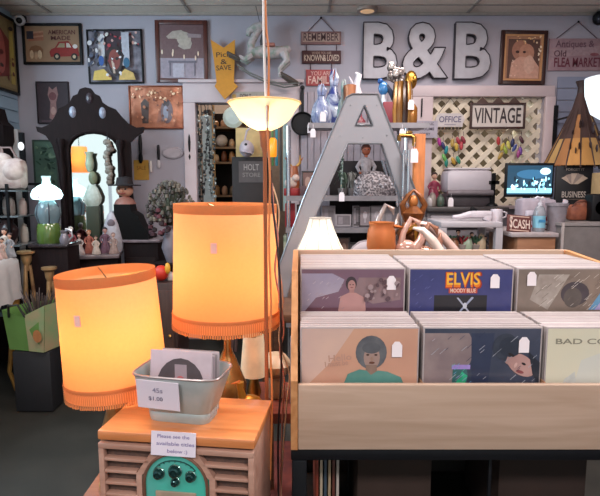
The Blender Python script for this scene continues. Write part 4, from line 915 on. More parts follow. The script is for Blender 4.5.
# black card board with fanned cards
Yk = 4.2; A = P(554,204,Yk); B = P(593,166,Yk); t = thing('card_board', 'black sign with a fan of playing cards and the word BUSINESS', 'sign', Vector(((A.x+B.x)/2,Yk,zs3)), rx=0); w_ = B.x-A.x; h_ = B.z-zs3
m = M(); m.box((0,0,h_/2),(w_,.02,h_),mt('101014',.5),bev=.003); m.build('board', t)
m = M(); fan = []
for i in range(5):
    a = (i-2)*.38; cu, cv = .5+.17*math.sin(a), .6+.14*math.cos(a)
    ux, uy = math.sin(a), math.cos(a); px_, py_ = math.cos(a), -math.sin(a)
    fan.append(('p',[(.5+ux*.06-px_*.08,.64+uy*.02+.0),(.5+ux*.06+px_*.08,.64+uy*.02),(.5+ux*.42+px_*.1,.62+uy*.24-math.sin(a)*px_*.05),(.5+ux*.42-px_*.1,.62+uy*.24+math.sin(a)*px_*.05)],('b09c8c','8c7c74')[i%2]))
art(m,w_,h_,fan+[('t','FORGET IT',.5,.93,.05,.5,'8c8078'),('t','BUSINESS',.5,.45,.12,.66,'a89c94'),('r',.2,.36,.8,.37,'6c6058')],y=-.011,ox=-w_/2,step=.0006); m.build('printed_face', t)
# ================================================================ LEFT SIDE
# antique mirror stand in the corner, turned towards the room
Yh = 4.3; hb = P(97,250,Yh); kh = Yh/F*1.015
yaw = R(13)
t = thing('hall_mirror', 'tall black carved antique mirror stand with an arched top', 'mirror', (hb.x, Yh, 0), yaw)
Tz = hb.z  # marble shelf height
def h(px, py): return ((px-97)*kh*1.03, P(300, py, Yh).z)
dw = darkw
outer = [h(66,249),h(68,190),h(66,160),h(63,146),h(58,137),h(51,133),h(50,128),h(55,129),h(61,126),h(66,119),h(70,110),h(76,107),h(80,103),h(83,97),h(87,95),h(89,90),h(94,88),h(99,89),h(102,94),h(106,96),h(108,102),h(113,106),h(120,109),h(125,116),h(131,123),h(138,127),h(145,126),h(144,131),h(137,136),h(132,142),h(132,190),h(135,235),h(122,236),h(122,249)]
arch = [h(121,249),h(121,150)] + [h(98.5+22.5*math.cos(a), 150-18*math.sin(a)) for a in [i*PI/10 for i in range(1,10)]] + [h(76,150),h(76,249)]
m = M(); pts = outer; tri = tessellate_polygon([[Vector((p[0],p[1],0)) for p in outer],[Vector((p[0],p[1],0)) for p in arch]]); al = outer+arch; nn = len(al); no = len(outer); na = len(arch)
m.add([(p[0],-.03,p[1]) for p in al]+[(p[0],.03,p[1]) for p in al], [tuple(q) for q in tri]+[tuple(nn+a for a in q) for q in tri]+[(i,(i+1)%no,nn+(i+1)%no,nn+i) for i in range(no)]+[(no+i,no+(i+1)%na,nn+no+(i+1)%na,nn+no+i) for i in range(na)], dw)
m.build('carved_frame', t)
m = M(); ar2 = [h(118,249)]+arch[1:-1]+[h(74,249)]
m.tube([(p[0],-.035,p[1]) for p in arch], .012, dw, 8); m.build('moulding', t)
for i, (a, b) in enumerate(((82,113),(108,113),(97,99))):
    m = M(); q = h(a,b); m.lathe([(.001,.02),(.03,.015),(.045,0)], mt('3a3036' if i == 2 else '8c90a0',.35), 14, T=Matrix.Translation((q[0],-.03,q[1])) @ Matrix.Rotation(R(90),4,'X') @ Matrix.Diagonal((.6,1,1,1)), cap=False); m.build('crest_inset', t)
for sx in (71,123):
    q = h(sx,246); q2 = h(sx,140); m = M(); L = q2[1]-q[1]
    m.lathe([(.03,0),(.035,.04),(.018,.08),(.026,L*.3),(.018,L*.5),(.028,L*.72),(.016,L-.08),(.032,L-.03),(.03,L)], dw, 14, c=(q[0],-.06,q[1])); m.build('turned_column', t)
m = M(); m.prism([(p[0]*1.0,p[1]) for p in arch], .0, .012, mt('f0f4f4',.02,1,var=.99)); m.build('mirror_glass', t)
m = M(); m.box((-.02,-.16,Tz-.015),(.46,.36,.03),mt('7a6c6e',.25,0,c2='544a50',ns=8,coat=.4),bev=.006); o = m.build('marble_slab', t); o['label'] = 'grey marble slab'
m = M(); m.box((-.02,-.14,(Tz-.03)/2+.05),(.42,.28,Tz-.13),dw,bev=.01); m.box((-.02,-.14,.04),(.46,.34,.08),dw,bev=.01); m.build('base_cabinet', t)
for q in (-1,1):
    m = M(); m.box((q*.1-.02,-.288,.5),(.19,.016,.62),wood('160d0d','201312','z',.55,spec=.15),bev=.006); o = m.build('door', t); m = M(); m.ball((q*.03-.02,-.302,.5),.012,brass,8); m.build('knob', o)
def onH(px, d, z=None):
    Tm = Matrix.Translation((hb.x,Yh,0)) @ Matrix.Rotation(yaw,4,'Z'); return Tm @ Vector(((px-97)*kh*1.03, d, Tz))
dl = [(79,-.22,.22,'8c3c44','c8a0a0','white haired doll in dark red at the left of the marble slab','d8ccc4'),(87,-.27,.17,'b4a4a0','d0a090','small pale doll second on the marble slab','6c3830'),(94,-.2,.19,'a05848','d8a488','russet dressed doll in the middle of the marble slab','9c5c3c'),(101,-.27,.15,'c8b8ac','d8b098','small cream doll right of the russet one','4c3430'),(108,-.2,.21,'6c4c5c','c89890','plum dressed doll at the right of the marble slab','2c2024'),(116,-.26,.17,'a48c84','d8b0a0','beige doll at the right end of the marble slab','8c7068')]
for px, d, hh, c, sk, lb, hr in dl: doll(lb, onH(px, d), hh, c, sk, hr, rz=yaw, group='dolls on the marble slab')
t = thing('white_plush', 'white hooded plush figure leaning at the right side of the mirror', 'plush', onH(113,-.1), yaw)
m = M(); wp = mt('b8b4bc',.9,0,ns=30,var=.8); m.lathe([(0,0),(.08,.0),(.09,.08),(.06,.22),(.03,.3),(0,.33)], wp, 16, cap=False); m.build('body', t); m = M(); m.ball((0,-.05,.23),(.03,.015,.035),mt('6c6068',.7)); m.build('face', t)
t = thing('ceramic_lady', 'pale green ceramic lady bust standing before the mirror glass', 'figurine', onH(97,-.1)+Vector((0,0,0)), yaw)
bpy.data.objects.remove(t)
t = thing('ceramic_bust', 'pale green and white ceramic lady bust on a dark green box before the mirror glass', 'figurine', onH(97,-.1), yaw)
zq = lambda py: P(300,py,Yh-.1).z-Tz
m = M(); m.box((0,0,zq(206)/2),(.1,.08,zq(206)),mt('26301f',.6),bev=.008); m.build('plinth', t)
m = M(); cw_ = mt('b4bcb4',.4,0,c2='8c9888',ns=20); a_ = zq(206); b_ = zq(186); m.lathe([(0,a_),(.04,a_),(.06,a_+.03),(.065,a_+.07),(.045,b_-.03),(.03,b_),(.025,b_+.01)], cw_, 20, sy=.5, flute=.08, nf=9, cap=False); m.build('torso', t)
m = M(); m.ball((.01,0,zq(178)),(.034,.032,.055),mt('7c8468',.5,0,c2='566048',ns=20),14); m.build('head', t)
m = M(); u = zq(172); v_ = zq(152); m.lathe([(.015,u),(.03,u+.03),(.034,u+.07),(.024,v_-.03),(.036,v_)], mt('a4b49c',.35,0,c2='7c8c74',ns=14), 18, c=(-.01,0,0), cap=False); m.build('urn', t)
# hanging bronze putti at mirror right
q_ = onH(112,-.075); zt = P(300,140,Yh).z
t = thing('hanging_tassel', 'grey brown carved drop hanging down the right of the mirror glass', 'ornament', (q_.x,q_.y,zt-.36)); m = M(); q = random.Random(81); tm = mt('5c5048',.6,0,c2='8c8478',ns=25)
for i in range(12): m.ball((q.uniform(-.02,.02),0,.02+i*.029), (q.uniform(.02,.035),.02,.026), tm, 10)
m.tube([(0,0,.3),(0,0,.42)], .004, black, 5); m.build('drop', t)
# right side chest with marble top
Yr = 4.4; zr = P(136,240,Yr-.2).z; cx_ = P(137,240,Yr-.2).x; Wr = 36*Yr/F
t = thing('side_chest', 'black side chest with grey top right of the mirror stand', 'chest', (cx_+.02, Yr, 0)); m = M(); m.box((0,0,zr/2-.01),(Wr-.02,.34,zr-.02),dw,bev=.008); m.build('body', t); m = M(); m.box((0,0,zr-.012),(Wr+.02,.38,.024),mt('8c7c80',.3,0,c2='5c5056',ns=8,coat=.3),bev=.005); m.build('top_slab', t)
for z in (.25,.5,.75):
    m = M(); m.box((0,-.176,z),(Wr-.06,.016,.22),wood('160d0d','201312','x',.55,spec=.15),bev=.004); o = m.build('drawer', t); m = M(); m.ball((0,-.19,z),.013,brass,8); m.build('knob', o)
zt2 = P(130,204,Yr-.1).z
t = thing('sewing_case', 'black stepped wooden case standing on the side chest', 'case', (P(134,230,Yr).x, Yr-.1, zr)); m = M(); hh = zt2-zr
m.prism([(-.1,0),(.17,0),(.17,.07),(.12,.12),(.09,.2),(.04,hh*.8),(.03,hh),(-.1,hh)], -.08, .08, mt('0a0808',.6,spec=.15)); m.build('body', t)
sB = 1.2
t = thing('doll_bust', 'tan faced doll head wearing a black brimmed hat on the black case', 'doll', (P(129,197,Yr).x, Yr-.1, zr+hh), -.1); m = M(); sk = mt('c08c74',.5); m.lathe([(.0,0),(.075,.0),(.06,.03),(.025,.055),(.025,.07)], mt('8c5c50',.6), 16, cap=False); m.ball((0,0,.1),(.06,.05,.052),sk); m.ball((0,-.052,.095),(.012,.012,.012),mt('c88c70'),8); m.build('head', t)
m = M()
for q in (-1,1): m.ball((q*.022,-.045,.108),.007,black,8)
m.build('eyes', t); m = M(); m.lathe([(.11,.13),(.112,.138),(.06,.142),(.05,.19),(0,.2)], mt('1c1418',.8), 22, cap=False); m.build('hat', t)
m = M(); m.tube([(-.025,-.052,.08),(0,-.056,.074),(.025,-.052,.08)], .004, mt('8c3c34'), 6); m.build('mouth', t)
t.scale = (sB,sB*.9,sB*.95)
t = thing('white_pitcher', 'small group piece of white curled porcelain on the side chest', 'figurine', (P(140,237,Yr-.13).x, Yr-.12, zr)); m = M(); m.lathe([(0,0),(.035,0),(.045,.03),(.03,.07),(.035,.09)], mt('b4acac',.3), 16, cap=False); m.tube([(.035,0,.02),(.07,0,.04),(.06,0,.08),(.03,0,.075)], .008, mt('b4acac',.3), 8); m.build('pitcher', t); t['label'] = 'white porcelain pitcher with curled handle on the side chest'; t['category'] = 'pitcher'
for px, lb, c in ((127,'small brown cup at the left of the side chest top','6c5044'),(133,'small pale cup beside the white pitcher on the side chest','a8988c')):
    m = M(); m.lathe([(0,0),(.018,0),(.024,.04),(.02,.04),(.015,.005)], mt(c,.4), 14, cap=False); solo(m, 'small_cup', lb, 'cup', (P(px,237,Yr-.13).x, Yr-.13, zr))
# left pedestal with oil lamp
Yo = 3.74; zo = P(52,244,Yo-.1).z; xo = P(51,240,Yo).x; ko = Yo/F*1.01
t = thing('side_stand', 'black square stand carrying the green oil lamp', 'stand', (xo, Yo, 0)); m = M(); m.box((.03,0,zo-.012),(.28,.24,.024),mt('2c2428',.25,coat=.4),bev=.006); m.build('top', t); m = M(); m.box((.03,0,zo/2-.01),(.26,.2,zo-.03),dw,bev=.006); m.build('body', t)
t = thing('oil_lamp', 'lit oil lamp with green base, clear belly and glowing white ruffled shade', 'lamp', (xo-.01, Yo, zo)); Z = lambda py: P(300,py,Yo).z-zo
m = M(); gr = mt('587030',.2,0,c2='3c5420',ns=6,coat=.6); m.lathe([(0,0),(11*ko,0),(11.5*ko,.02),(10.8*ko,Z(226)),(9.5*ko,Z(223))], gr, 28, cap=False); m.build('green_base', t)
m = M(); m.lathe([(9.5*ko,Z(223)),(12*ko,Z(215)),(11.5*ko,Z(208)),(7*ko,Z(201)),(3*ko,Z(199))], mt('90a8b0',.08,0,trans=.55,coat=.6), 28, cap=False); m.build('glass_belly', t)
m = M()
for i in range(6):
    a = i*PI/3; m.tube([(9.6*ko*math.cos(a),9.6*ko*math.sin(a),Z(223)),(12.3*ko*math.cos(a),12.3*ko*math.sin(a),Z(214)),(11*ko*math.cos(a),11*ko*math.sin(a),Z(206)),(4*ko*math.cos(a),4*ko*math.sin(a),Z(200))], .005, mt('4c5058',.3,.6), 6)
m.build('metal_straps', t)
gs = shade('e4f6f6',.55); m = M(); m.lathe([(4*ko,Z(200)),(13*ko,Z(199)),(14.8*ko,Z(195)),(13*ko,Z(190)),(8*ko,Z(186)),(4*ko,Z(184)),(3.5*ko,Z(180)),(4.5*ko,Z(176))], gs, 32, flute=.03, nf=8, cap=False); m.build('ruffled_shade', t)
m = M(); 
for a in (-2.0,-1.7,-1.4): m.tube([(14.9*ko*math.cos(a+d_),14.9*ko*math.sin(a+d_),Z(195+3*math.sin(d_*14))) for d_ in (-.15,-.1,-.05,0,.05,.1)], .004, mt('a87080'), 5)
m.build('painted_flowers', t)
m = M(); m.ball((0,0,Z(193)),.03,glow('d8f8ff',26)); m.build('bulb', t)
m = M(); m.lathe([(0,0),(.03,0),(.035,.03),(.02,.07),(.03,.09)], mt('7c7880',.2,.3), 14, cap=False); m.tube([(.03,0,.02),(.06,0,.05),(.05,0,.09),(.01,0,.1)], .008, mt('a8a8ac',.2,.5), 8); solo(m, 'glass_pitcher', 'dark glass pitcher with curled handle right of the green oil lamp', 'pitcher', (xo+.125, Yo-.06, zo))
# left rack of cream goods
Yq = 3.88; kq = Yq/F*1.01; X = lambda px, Y=Yq: P(px,200,Y).x
t = thing('black_rack', 'black metal rack with glass shelves at the left edge of view', 'rack', (X(10), Yq, 0)); x0, x1 = X(-14)-X(10), X(31)-X(10)
RZ = [P(300,y_,Yq).z for y_ in (190,215,243)]
for xx, yy in ((x0,-.15),(x1-.09,-.15),(x0,.2),(x1,.2)): m = M(); m.box((xx,yy,P(300,184,Yq).z/2),(.018,.018,P(300,184,Yq).z),black); m.build('post', t)
for z in RZ+[.5]:
    m = M(); m.box(((x0+x1)/2-.02,.025,z-.006),(x1-x0,.36,.01),mt('5c6468',.1,0,coat=.5),bev=.002); m.build('glass_shelf', t)
m = M(); m.box(((x0+x1)/2,.2,P(300,184,Yq).z),(x1-x0,.02,.02),black); m.build('top_bar', t)
q = random.Random(91); cr = [('b8a098','dusty pink'),('c8bcb0','cream'),('a8a09c','grey'),('8c7c74','taupe')]
for r, z in enumerate(RZ):
    for i in range(4):
        px = -8+i*8.2; c, n_ = cr[(i+r) % 4]
        if (r, i) == (2, 1): continue
        jar('%s lidded jar on the %s glass shelf of the rack' % (n_, ('upper','middle','lower')[r]), Vector((X(px), Yq+.03+.05*(i%2), z)), .028, (P(300,(165,195,222)[r],Yq).z-z)*q.uniform(.75,1), c, 'lidded_jar', group='jars on the black rack')
t = thing('dark_urn', 'dark brown round urn on the lower glass shelf of the rack', 'urn', (X(4,3.78), 3.8, RZ[2])); m = M(); m.lathe([(0,0),(.03,0),(.07,.06),(.075,.11),(.04,.16),(.045,.18)], mt('2c1c1c',.3), 20, cap=False); m.build('body', t)
m = M(); m.lathe([(.047,.18),(.03,.19),(0,.2)], mt('2c1c1c',.3), 16, cap=False); m.build('lid', t)
t = thing('cream_handbag', 'cream quilted bag with pink marks slumped on top of the rack', 'bag', (X(7,3.8), 3.84, RZ[0]+.0)); ht = P(300,152,3.8).z-RZ[0]
m = M(); bgm_ = mt('b8a49a',.8,0,c2='8c7470',ns=12,bump=.5); m.box((0,0,ht*.42),(.26,.13,ht*.84),bgm_,bev=.05); m.ball((-.05,0,ht*.75),(.09,.06,ht*.25),bgm_,16); m.ball((.06,-.03,ht*.5),(.08,.06,ht*.3),bgm_,16); m.build('bag_body', t); m = M(); m.tube([(-.08,0,ht*.8),(-.04,-.02,ht*1.12),(.04,-.02,ht*1.12),(.08,0,ht*.8)], .008, mt('7c6460'), 8); m.build('handle', t)
t = thing('grandfather_clock', 'black carved clock case rising at the left edge behind the cream bag', 'clock', (X(3,4.25), 4.25, 0)); hc = P(300,108,4.25).z
m = M(); w0 = .085; m.prism([(-w0,0),(w0,0),(w0,.3),(w0*.8,.35),(w0*.8,hc-.3),(w0,hc-.26),(w0,hc-.14),(w0*.5,hc-.1),(.02,hc),(-.02,hc),(-w0*.5,hc-.1),(-w0,hc-.14),(-w0,hc-.26),(-w0*.8,hc-.3),(-w0*.8,.35),(-w0,.3)], -.08, .08, dw); m.build('case', t)
m = M(); m.lathe([(.001,.01),(.05,.01),(.055,0)], mt('7c3848',.5,c2='c8b8b0',ns=20), 20, T=Matrix.Translation((.02,-.08,hc-.35)) @ Matrix.Rotation(R(90),4,'X'), cap=False); m.build('dial', t)
m = M(); m.box((0,0,.95),(.055,.05,1.9-.0),mt('a8a4a4',.5)); solo(m, 'white_post', 'narrow pale post standing between the clock case and blue wall', 'post', (X(17,4.3),4.35,0))
m = M(); m.box((0,0,1.0),(.03,.04,P(300,130,4.3).z*2-2.0+.4),black); 
solo(M().box((0,0,P(300,132,4.3).z/2),(.03,.04,P(300,132,4.3).z),black), 'black_post', 'thin black post right beside the narrow pale post', 'post', (X(22.5,4.3),4.35,0)); m.bm.free()
t = thing('night_light', 'small white globe light against the black post', 'light', (X(22.5,4.25), 4.28, P(300,150,4.28).z)); m = M(); m.ball((0,0,.03),(.024,.02,.034),mt('e8e8ec',.3,0,emit=.5)); m.build('globe', t)
# white clothed table
Yt = 3.25; ztb = P(300,268,Yt-.2).z; X = lambda px, Y=Yt: P(px,275,Y).x
xr = P(20,268,3.55).x; Yt = 3.2; xl = XL+.08
t = thing('side_table', 'table hidden under the white cloth at the left edge', 'table', ((xl+xr)/2, Yt, 0)); W = xr-xl
m = M(); m.box((0,0,ztb-.025),(W-.02,.6,.03),tw); m.build('tabletop', t)
for a in (-1,1):
    for b in (-1,1): m = M(); gx_, gy_ = a*(W/2-.05), b*.26; m.tube([(gx_,gy_,ztb-.04),(gx_+a*.05,gy_,ztb*.72),(gx_+a*.02,gy_,ztb*.42),(gx_-a*.02,gy_,ztb*.18),(gx_+a*.02,gy_,.05),(gx_+a*.045,gy_,.018)], [.03,.034,.024,.014,.018,.018], mt('a87c3c',.35,.5,c2='7c5428',ns=12), 10); m.build('leg', t)
m = M(); cl = mt('b4aeac',.85,0,ns=14,var=.9,bump=.2); vs, fs = [], []; n = 64; rings = [(0,0),(.02,-.02),(.03,-.1),(.035,-.2),(.045,-.3)]
per = []
for i in range(n):
    f = i/n*4; s, u = int(f), f-int(f); cxy = [(-1,-1),(1,-1),(1,1),(-1,1),(-1,-1)]; a, b = cxy[s], cxy[s+1]; per.append(((a[0]+(b[0]-a[0])*u)*W/2, (a[1]+(b[1]-a[1])*u)*.3))
for j, (e, dz) in enumerate(rings):
    for i, (a, b) in enumerate(per):
        wv = math.sin(i*1.7)*.012*j/4; L = math.hypot(a,b); vs.append((a*(1+(e+wv)/L), b*(1+(e+wv)/L), ztb+dz+.002+(.025*abs(math.sin(i*.8)) if j == 4 else 0)))
for j in range(4):
    for i in range(n): k2 = (i+1) % n; fs.append((j*n+i, j*n+k2, (j+1)*n+k2, (j+1)*n+i))
fs.append(tuple(range(n-1,-1,-1)))
m.add(vs, fs, cl, True)
solo(m, 'tablecloth', 'white cloth with scalloped lace edge draped over the table at the left', 'tablecloth', ((xl+xr)/2, Yt, 0))
for px, Y, hh, c, lb in ((-2,3.35,.17,'c8a8a0','pink dressed doll at the left edge of the white cloth'),(4,3.42,.14,'b89c90','small beige doll at the front of the white cloth'),(12,3.48,.17,'8c8c90','grey dressed doll on the white cloth near its corner'),(7,3.51,.2,'d0c4b8','tall cream doll behind the others on the white cloth')):
    doll(lb, Vector((X(px,Y), Y, ztb+.004)), hh, c, group='dolls on the white cloth')
# gold stands
for px, top, bot, Y, lb, tp in ((26,251,300,3.63,'gilt plant stand with a wide flat top beside the white cloth',.06),(49,267,310,3.5,'smaller gilt stand with a carved cup top behind the green bag',.05)):
    p = P(px,top,Y); hh = p.z; t = thing('plant_stand', lb, 'stand', (p.x,Y,0)); gm_ = mt('a8875c',.45,.3,c2='6c4c34',ns=12)
    m = M(); m.lathe([(tp,hh),(tp,hh-.015),(tp*.6,hh-.03),(tp*.55,hh-.07),(tp*.3,hh-.1),(tp*.25,hh-.14)], gm_, 20); m.build('top', t)
    for i in range(3): a = i*2.094+.5; m = M(); m.tube([(tp*.3*math.cos(a),tp*.3*math.sin(a),hh-.1),(tp*.6*math.cos(a),tp*.6*math.sin(a),hh*.7),(tp*.4*math.cos(a),tp*.4*math.sin(a),hh*.35),(tp*1.3*math.cos(a),tp*1.3*math.sin(a),0.008)], [.012,.016,.012,.008], gm_, 8); m.build('leg', t)
# green bag with sticks
p = P(38,352,3.28); yb = 3.28; xb = P(38,340,yb).x; zb0 = P(30,352,yb-.12).z; zb1 = P(30,312,yb-.12).z
t = thing('crate_stool', 'dark low crate under the green bag', 'crate', (xb, yb, 0)); m = M()
zc_ = max(zb0,.06); m.box((0,0,zc_/2),(.24,.2,zc_-.01),mt('16161a',.6),bev=.01); m.build('body', t)
t = thing('shopping_bag', 'green and sage cloth shopping bag stuffed with dried twigs', 'bag', (xb, yb, zc_), -.25); H_ = zb1-zc_
m = M(); g1, g2 = mt('5c8440',.7,0,ns=8,var=.85,bump=.2), mt('7c9468',.7,0,c2='a08c6c',ns=9)
m.add([(-.13,-.1,0),(.13,-.1,0),(.13,.1,0),(-.13,.1,0),(-.16,-.11,H_),(.0,-.13,H_-.03),(.17,-.12,H_+.05),(.16,.1,H_+.05),(-.16,.1,H_)], [(0,1,6,5,4),(2,3,8,7),(3,0,4,8),(0,3,2,1)], g1, False)
m.add([(.131,-.1,0),(.131,.1,0),(.171,.1,H_+.05),(.171,-.12,H_+.05)], [(0,1,2,3)], g2); m.add([(.02,-.103,0),(.13,-.103,0),(.17,-.124,H_+.05),(.03,-.134,H_-.02)], [(0,1,2,3)], g2)
m.build('bag_body', t); m = M(); art(m,.08,.1,[('e',.5,.5,.4,.4,'a0683c')],y=-.128,ox=.07,oz=.06); m.build('printed_mark', t)
m = M(); m.tube([(-.1,-.12,H_-.04),(-.07,-.15,H_+.04),(.0,-.15,H_+.05),(.03,-.13,H_-.03)], .007, mt('1c2018'), 6); m.build('handle', t)
t = thing('dried_twigs', 'bundle of dry grey brown twigs and leaves sticking out of the green bag', 'twigs', (xb+.02, yb, zc_+.02)); m = M(); q = random.Random(101)
for i in range(90):
    a = q.uniform(0,6.3); r = q.uniform(.02,.15); z = q.uniform(H_*.9,H_+.1); m.tube([(r*.2*math.cos(a),r*.2*math.sin(a),0),(r*.6*math.cos(a),r*.4*math.sin(a),z*.7),(r*math.cos(a),r*.7*math.sin(a),z)], [.003,.004,.002], mt(('54483f','3c3236','6c5f5a','4c382e')[i%4]), 4)
o = m.build('twigs', t); o['kind'] = 'stuff'
# gilt curved chair leg
p = P(-8,300,2.9); t = thing('gilt_chair', 'gilt curved legged chair mostly out of frame at the left', 'chair', (P(1,350,2.6).x-.2, 2.6, 0)); gl_ = mt('a87c3c',.35,.5,c2='7c5428',ns=12)
bpy.data.objects.remove(t)
# dried flower bouquet
Yv = 3.9; zf = P(172,262,Yv).z
t = thing('vase_stand', 'black round pedestal behind the left lamp shade', 'stand', (P(172,255,Yv).x, Yv, 0)); m = M(); m.lathe([(.12,0),(.12,.03),(.04,.06),(.035,zf-.06),(.13,zf-.03),(.13,zf)], dw, 24); m.build('pedestal', t)
t = thing('flower_vase', 'grey white vase with dried flowers between the mirror stand and doorway', 'vase', (P(172,255,Yv).x, Yv, zf)); hv = P(172,225,Yv).z-zf; m = M(); m.lathe([(0,0),(.04,0),(.075,hv*.4),(.06,hv*.7),(.035,hv*.9),(.045,hv)], mt('78727a',.4,0,ns=10,var=.8), 22, cap=False); m.build('vase_body', t)
m = M(); q = random.Random(111); zt_ = P(172,182,Yv).z-zf
for i in range(200):
    a = q.uniform(0,6.3); e = q.uniform(-.1,1.45); r = q.uniform(.1,.2); x, y_, z = r*math.cos(e)*math.cos(a), r*.7*math.cos(e)*math.sin(a), hv+.06+(zt_-hv-.06)*math.sin(max(e,-.1))
    m.tube([(0,0,hv*.9),(x*.5,y_*.5,hv+(z-hv)*.6),(x,y_,z)], [.002,.003,.002], mt('5c6050'), 3)
    m.ball((x,y_,z), (.014,.012,.02), mt(('5c564c','746c60','443e3a')[i%3]), 6)
o = m.build('stems', t); o['kind'] = 'stuff'
m = M()
for i in range(60):
    a = q.uniform(PI,2*PI); r = q.uniform(.03,.2); m.ball((r*math.cos(a)+.03, r*.6*math.sin(a), hv+q.uniform(-.08,.12)), (.022,.018,.02), mt(('3c2028','5c2c34','2c1c20')[i%3]), 7)
o = m.build('dark_blossoms', t); o['kind'] = 'stuff'
t = thing('red_lantern', 'red and yellow paper lantern at the foot of the flower vase', 'lantern', (P(161,268,3.5).x, 3.5, P(161,281,3.5).z)); m = M(); m.ball((0,0,.055),(.05,.05,.055),mt('c8301c',.5),14); m.build('globe', t); m = M(); m.ball((.05,-.02,.09),(.02,.02,.04),mt('d8a030',.5),10); m.build('tassel', t)
hz_ = P(161,281,3.5).z
t = thing('small_cabinet', 'dark cabinet behind the two orange lamps', 'cabinet', (P(161,290,3.6).x, 3.6, 0)); m = M(); m.box((0,0,hz_/2),(.3,.34,hz_-.004),wood('2c1c1a','3c2824','z'),bev=.006); m.build('body', t)
m = M(); m.box((0,-.175,hz_/2),(.26,.012,hz_-.1),wood('36221e','463028','z'),bev=.004); o = m.build('door', t); m = M(); m.ball((.1,-.19,hz_*.55),.012,brass,8); m.build('knob', o)
jar('small white jar on the dark cabinet beside the red lantern', Vector((P(168,282,3.5).x+.01,3.53,hz_)), .025, .06, 'c8c0b8')

# hanging lamp behind the viewer that the antique mirror shows
nrm = Vector((math.sin(yaw), -math.cos(yaw), 0)); Mp = P(80,158,Yh); dd = (Mp-Vector((0,0,CZ))).normalized(); rr_ = dd-2*dd.dot(nrm)*nrm; q_ = Mp+rr_*((-.5-Mp.y)/rr_.y)
t = thing('pendant_lamp', 'orange fringed hanging lamp shown at the upper left of the antique mirror', 'lamp', (q_.x, q_.y, q_.z-.24))
m = M(); m.lathe([(.15,0),(.12,.42)], shade('f4a860',.62), 32, cap=False); m.build('lamp_shade', t); m = M(); m.ball((0,0,.2),.03,glow('ffb870',26)); m.build('bulb', t)
m = M(); m.tube([(0,0,.25),(0,0,HC-(q_.z-.24))], .005, black, 6); m.tube([(-.12,0,.415),(.12,0,.415)], .004, black, 5); m.build('cord', t)
# ================================================================ RECORD BIN
bw = mt('b49c8a',.5,0,c2='9c8470',ms=(1,3,14),ns=2.2,nd=7,dist=.8,ramp=(.3,.75)); bwy = wood('b48c6c','946c50','y',.5,ns=5)
ZR0, ZR1 = P(450,450,1.29).z, P(450,385,1.29).z
BX0, BX1 = -.024, .97; YF0, YF1 = 1.29, 1.86
zb1 = P(450,250,YF1).z
t = thing('record_bin', 'pale wooden record bin on a black metal frame, full of vinyl albums', 'record bin', (0, 1.57, 0)); o_ = Vector((0,1.57,0))
def bx(m, x0, x1, y0, y1, z0, z1, mm, bev=.003): m.box(((x0+x1)/2,(y0+y1)/2-1.57,(z0+z1)/2),(x1-x0,y1-y0,z1-z0),mm,bev=bev); return m
bx(M(), -.005, BX1, YF0, YF0+.018, ZR0, ZR1, bw).build('front_board', t)
bx(M(), BX0, BX1, YF1, YF1+.018, ZR0+.1, zb1, bw).build('rear_board', t)
for x in (BX0, BX1-.018):
    m = M(); T = Matrix.Rotation(R(90),4,'Z')
    pr_ = [(YF0-1.57,ZR0),(YF1-1.57,ZR0),(YF1-1.57,zb1),(YF0+.22-1.57,zb1-.02),(YF0-1.57,ZR1+.01)]
    m.add([(x, a, b) for a, b in pr_]+[(x+.018, a, b) for a, b in pr_], [(0,1,2,3,4),(9,8,7,6,5)]+[(i,(i+1)%5,5+(i+1)%5,5+i) for i in range(5)], wood('bc8a5c','a06c40','y',.5,ns=5)); m.build('side_board', t)  # more orange than the front board: lamp light put into the colour
ZT1 = P(300,327,1.335).z-.315; ZT2 = P(300,268,1.535).z-.315
bx(M(), -.005, BX1-.02, YF0+.02, 1.52, ZT1-.014, ZT1-.002, bwy).build('bin_floor', t)
bx(M(), -.005, BX1-.02, 1.526, YF1-.002, ZT2-.014, ZT2-.002, bwy).build('upper_floor', t)
bx(M(), -.005, BX1-.02, 1.518, 1.526, ZT1, ZT2+.1, bwy).build('step_board', t)
cw3 = .3245
for i in (1, 2):
    bx(M(), .3205+(i-1)*cw3, .3245+(i-1)*cw3, YF0+.02, 1.515, ZT1, ZT1+.17, bwy).build('divider', t)
fr = mt('17191f',.4,.5,ns=20)
bx(M(), BX0, BX1, YF0+.01, YF0+.05, ZR0-.035, ZR0-.003, fr).build('frame_rail', t)
bx(M(), BX0, BX1, YF1-.05, YF1-.01, ZR0-.035, ZR0-.003, fr).build('frame_rail', t)
for x in (BX0+.002, BX1-.044):
    for y0 in (YF0+.01, YF1-.05): bx(M(), x, x+.04, y0, y0+.04, 0, ZR0-.035, fr).build('leg', t)
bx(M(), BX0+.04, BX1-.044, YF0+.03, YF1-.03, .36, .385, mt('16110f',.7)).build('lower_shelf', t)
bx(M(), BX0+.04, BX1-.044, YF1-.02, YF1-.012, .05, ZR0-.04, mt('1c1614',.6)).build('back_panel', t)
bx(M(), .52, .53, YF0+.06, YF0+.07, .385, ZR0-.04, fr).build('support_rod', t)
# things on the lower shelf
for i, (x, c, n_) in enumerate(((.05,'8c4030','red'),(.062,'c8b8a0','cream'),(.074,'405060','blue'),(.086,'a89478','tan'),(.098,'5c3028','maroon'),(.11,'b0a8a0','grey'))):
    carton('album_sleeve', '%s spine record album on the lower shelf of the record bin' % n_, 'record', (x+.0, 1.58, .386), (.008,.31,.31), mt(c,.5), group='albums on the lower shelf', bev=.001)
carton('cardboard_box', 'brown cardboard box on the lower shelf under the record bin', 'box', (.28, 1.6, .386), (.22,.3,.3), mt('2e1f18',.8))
carton('dark_box', 'dark brown box at the right of the lower shelf under the bin', 'box', (.72, 1.6, .386), (.26,.3,.26), mt('26160f',.8))
